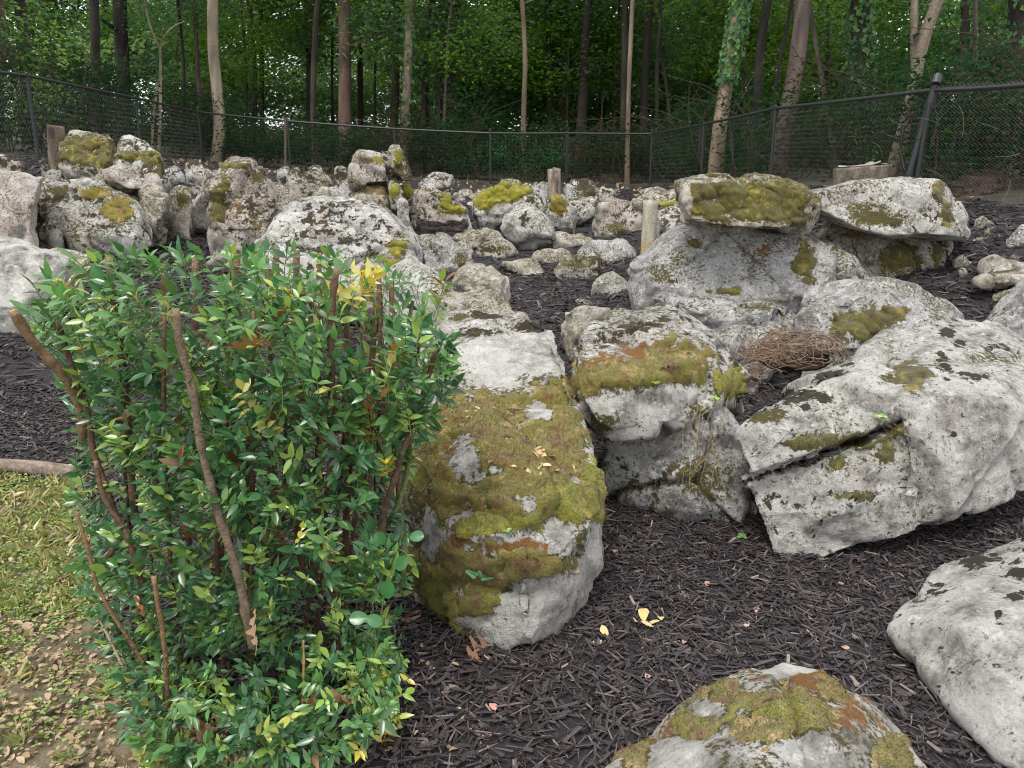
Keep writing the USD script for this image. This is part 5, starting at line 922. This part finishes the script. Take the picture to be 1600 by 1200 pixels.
tree('very dark trunk left of the forked sapling', [(193, 230, 27.0), (192, 100, 27.0), (186, -10, 27.0)], .22, .19, DARK, up1, limbs=2)
tree('forked dark stem between the ivy trunk and leaning trunk', [(1182, 280, 21.0), (1184, 150, 21.0), (1190, 60, 21.0), (1202, -10, 21.0)], .12, .10, (.05, .045, .04), up1)
tree('dark twin trunk right of the thin pale one', [(1012, 280, 26.0), (1008, 120, 26.0), (1018, -10, 26.0)], .12, .10, DARK, up1, limbs=2)
tree('dark thin trunk just left of the thin pale one', [(972, 285, 24.0), (975, 120, 24.0), (976, -10, 24.0)], .09, .08, DARK, up1)
tree('slanting dark trunk in the middle of the woods', [(905, 260, 28.0), (912, 120, 28.0), (918, -10, 28.0)], .17, .14, DARK, up1, limbs=3)
tree('dark trunk behind the curving tan sapling', [(862, 255, 30.0), (860, 120, 30.0), (858, -10, 30.0)], .14, .12, DARK, up1)
tree('tall dark trunk behind the ivy-flecked one', [(613, 255, 30.0), (618, 120, 30.0), (620, -10, 30.0)], .15, .13, DARK, up1, limbs=2)
tree('grey trunk seen far back between tan and reddish trunks', [(492, 250, 29.0), (490, 120, 29.0), (497, -10, 29.0)], .10, .09, GREY, up1)
tree('leaning thin grey stem right of the leaning brown trunk', [(1310, 285, 18.0), (1290, 160, 18.0), (1262, -10, 18.0)], .05, .04, GREY, [(1200, 7, 2, 1.6, 0)], name='sapling')
tree('tall grey trunk far back in the right woods', [(1500, 270, 22.0), (1505, 130, 22.0), (1510, -10, 22.0)], .12, .10, (.08, .07, .06), up1, limbs=2)
tree('thin dark stem left of the leaning brown trunk', [(1203, 275, 19.0), (1210, 150, 19.0), (1218, 100, 19.0)], .045, .03, DARK, [(900, 6, 1.6, 1.6, 0)], name='sapling')
tree('dark trunk near the far left picture edge', [(45, 240, 19.0), (40, 120, 19.0), (30, -10, 19.0)], .12, .10, DARK, up1)
# branches carrying low leaves in front of the dark woods
LOWT = []
for k in range(34):
    a = _w.uniform(-.66, .66); D = _w.uniform(24, 38) if abs(a) < .45 else _w.uniform(16, 30); x = D * a * 1.05
    if beyond(np.array([[x, D]]))[0]: LOWT.append((x, D))
LOWL = between([(float(pix(np.array([x, D, G(x, D)]))[0]), D) for x, D in LOWT], 'leafy young tree')
for k, (x, D) in enumerate(LOWT):
    px, _y = pix(np.array([x, D, G(x, D)])); h = _w.uniform(3.2, 6.5)
    cols = GREEN if _w.random() < (.75 if x < 4 else .35) else [(.07, .15, .02), (.11, .20, .025), (.05, .12, .02)]
    px = float(px); col = [DARK, GREY, (.09, .07, .055)][k % 3]; py0 = float(_y)
    tree(LOWL[k], [(px, py0, D), (px + _w.normal(0, 6), py0 - 130, D), (px + _w.normal(0, 12), py0 - 300, D)], _w.uniform(.04, .08), .03, col, [(2600, h, _w.uniform(1.8, 2.8), _w.uniform(1.6, 2.4), 0), (500, h + 4, 2.6, 1.8, 0)], name='young_tree', limbs=2, group='leafy young trees of the woods', leaf=_w.choice([.13, .16, .20]), cols=cols, seed=600 + k)
def shrub_at(x, y, h, w, cols, label, group=None, n=1300, leaf=.10):
    z = float(G(x, y)); s_ = thing('undergrowth_bush', label, 'bush', group)
    v, f, t = cloud(n, np.array([x, y, z + h * .5]), (w, w * .7, h * .5), leaf, cols); obj('foliage', (v, f), TREE_LEAF, s_, tint=t, kind='stuff')
    st = [tube(spline([[x + _w.normal(0, .15), y, z - .05], [x + _w.normal(0, .3), y, z + h * .4], [x + _w.normal(0, .6 * w), y + _w.normal(0, .2), z + h * _w.uniform(.7, 1.1)]], 6), np.linspace(.014, .004, 6), 4, False) for _ in range(9)]
    obj('stems', join(st), BARK, s_, tint=np.array([.055, .042, .03]), interp='constant', kind='stuff')
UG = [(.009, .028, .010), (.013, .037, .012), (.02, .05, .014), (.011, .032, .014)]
bsh = []
for k in range(44):
    if k < 26: px = -60 + k * 68 + _w.normal(0, 14); off = _w.uniform(.7, 2.2)
    else: px = _w.uniform(-80, 1680); off = _w.uniform(2.5, 5)
    fa = np.array([f_[0] for f_ in FENCE]); bsh.append((px, float(np.interp(px, fa, [f_[3] for f_ in FENCE])) + off))
for k, ((px, D), lb) in enumerate(zip(bsh, between(bsh[:26], 'undergrowth bush') + between(bsh[26:], 'deeper undergrowth bush'))):
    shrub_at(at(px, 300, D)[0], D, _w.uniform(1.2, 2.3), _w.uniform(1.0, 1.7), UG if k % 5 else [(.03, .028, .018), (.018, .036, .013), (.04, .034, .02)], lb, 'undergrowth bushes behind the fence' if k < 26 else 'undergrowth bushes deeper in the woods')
shrub_at(at(60, 200, 14.6)[0], 14.6, 2.6, 1.5, [(.10, .17, .03), (.07, .13, .025), (.05, .11, .025)], 'light yellow-green leafy bush behind the fence at far left', leaf=.09)
shrub_at(at(820, 262, 21.6)[0], 21.4, 1.3, 1.2, [(.04, .11, .035), (.03, .09, .035)], 'brighter green low bush behind the fence in the centre', leaf=.08)
# roots of an overturned tree beyond the right-hand fence
ball = thing('root_ball', 'upturned brown root ball of a fallen tree beyond the right fence', 'root ball')
c = at(1522, 300, 9.9); mo = trimesh.creation.icosphere(4, 1.0); v = mo.vertices * [.33, .3, .24]; v = v * (1 + .3 * fbm(mo.vertices * 2.2, 4, 6))[:, None]; v[:, 2] += .35 * v[:, 0]; obj('soil', (v + c, mo.faces), WOOD, ball, smooth=True, tint=bark_tint(v, (.05, .034, .026), 3))
rt = []
for k in range(90):
    u = unit(1, _w)[0] * [.33, .3, .24]; u[2] += .35 * u[0]; rt.append(tube(spline([c + u * .8, c + u * 1.1 + _w.normal(0, .04, 3), c + u * 1.25 + _w.normal(0, .1, 3)], 5), np.linspace(.011, .003, 5), 4, False))
obj('roots', join(rt), BARK, ball, tint=np.array([.09, .062, .046]), interp='constant', kind='stuff')
# the far mass of the woods
def clump(seed, cols):
    r_ = np.random.default_rng(seed); return cloud(420, np.zeros(3), (1.5, 1.5, 1.1), .2, cols, r_=r_)
pr = []
for k in range(5):
    v, f, t = clump(900 + k, GREEN if k < 3 else [(.06, .13, .025), (.09, .165, .03), (.045, .10, .025)]); pr.append(('leaf_clump', (v, f), TREE_LEAF, t))
P = []
for k in range(1350):
    a = _w.uniform(-.75, .75); D = _w.uniform(30, 62); x = D * math.tan(a); z = float(G(x, D))
    P.append((x, D, z + _w.uniform(0, 1) ** .8 * 12))
for k in range(700):
    a = _w.uniform(-.78, .78); D = _w.uniform(33, 62); x = D * math.tan(a); P.append((x, D, float(G(x, D)) + _w.uniform(0, 6.5)))
P = np.array(P); P = P[beyond(P)]; n = len(P)
deep = fbm(np.c_[P[:, :2] * .12, P[:, 2:] * .2], 2, 3); keep = deep > -.13; P = P[keep]; n = len(P)
scatter('forest', pr, P, _w.uniform(0, 6.28, n), _w.normal(0, .15, n), _w.normal(0, .15, n), np.repeat(_w.uniform(.8, 1.5, (n, 1)), 3, 1), _w.choice(5, n, p=[.26, .26, .24, .12, .12]), 'dense deciduous woodland seen as one dark green mass')
dst = [(-40 + k * 66 + _w.normal(0, 18), _w.uniform(30, 44)) for k in range(26)]
for k, ((px, D), lb) in enumerate(zip(dst, between(dst, 'distant dark trunk'))):
    py0 = float(pix(at(px, 300, D) * [1, 1, 0] + [0, 0, G(at(px, 300, D)[0], D)])[1])
    tree(lb, [(px, py0, D), (px + _w.normal(0, 5), 120, D), (px + _w.normal(0, 12), -20, D)], _w.uniform(.09, .2), _w.uniform(.07, .12), [DARK, (.06, .05, .04), (.07, .06, .05)][k % 3], [], name='distant_tree', limbs=4, group='distant trunks deep in the woods', sides=8, seed=2000 + k)
# leaf litter under the fence at right
P = np.c_[_r.uniform(3.8, 8.5, 2600), _r.uniform(5.6, 10.5, 2600)]; P = P[~beyond(P)]; den = np.clip((P[:, 0] * .55 + P[:, 1] * .45 - 7.0) / 1.0, 0, 1); P = P[_r.random(len(P)) < den]; n = len(P)
scatter('dry_leaves', lit, np.c_[P, G(P[:, 0], P[:, 1]) + .02 + _r.uniform(0, .04, n)], _r.uniform(0, 6.28, n), _r.normal(0, .4, n), _r.normal(0, .4, n), np.repeat(_r.uniform(1.0, 2.2, (n, 1)), 3, 1), _r.integers(0, 6, n), 'dry tan leaves drifted along the foot of the right fence')
P = wedge(1800, 13, 21, _r); P = P[~beyond(P)]; P = P[_r.random(len(P)) < np.clip((P[:, 1] - 14) / 5, 0, .8)]; n = len(P)
scatter('dry_leaves', lit, np.c_[P, G(P[:, 0], P[:, 1]) + .02 + _r.uniform(0, .05, n)], _r.uniform(0, 6.28, n), _r.normal(0, .5, n), _r.normal(0, .5, n), np.repeat(_r.uniform(1.5, 3, (n, 1)), 3, 1), _r.integers(0, 6, n), 'dry leaves and debris along the foot of the far fence')
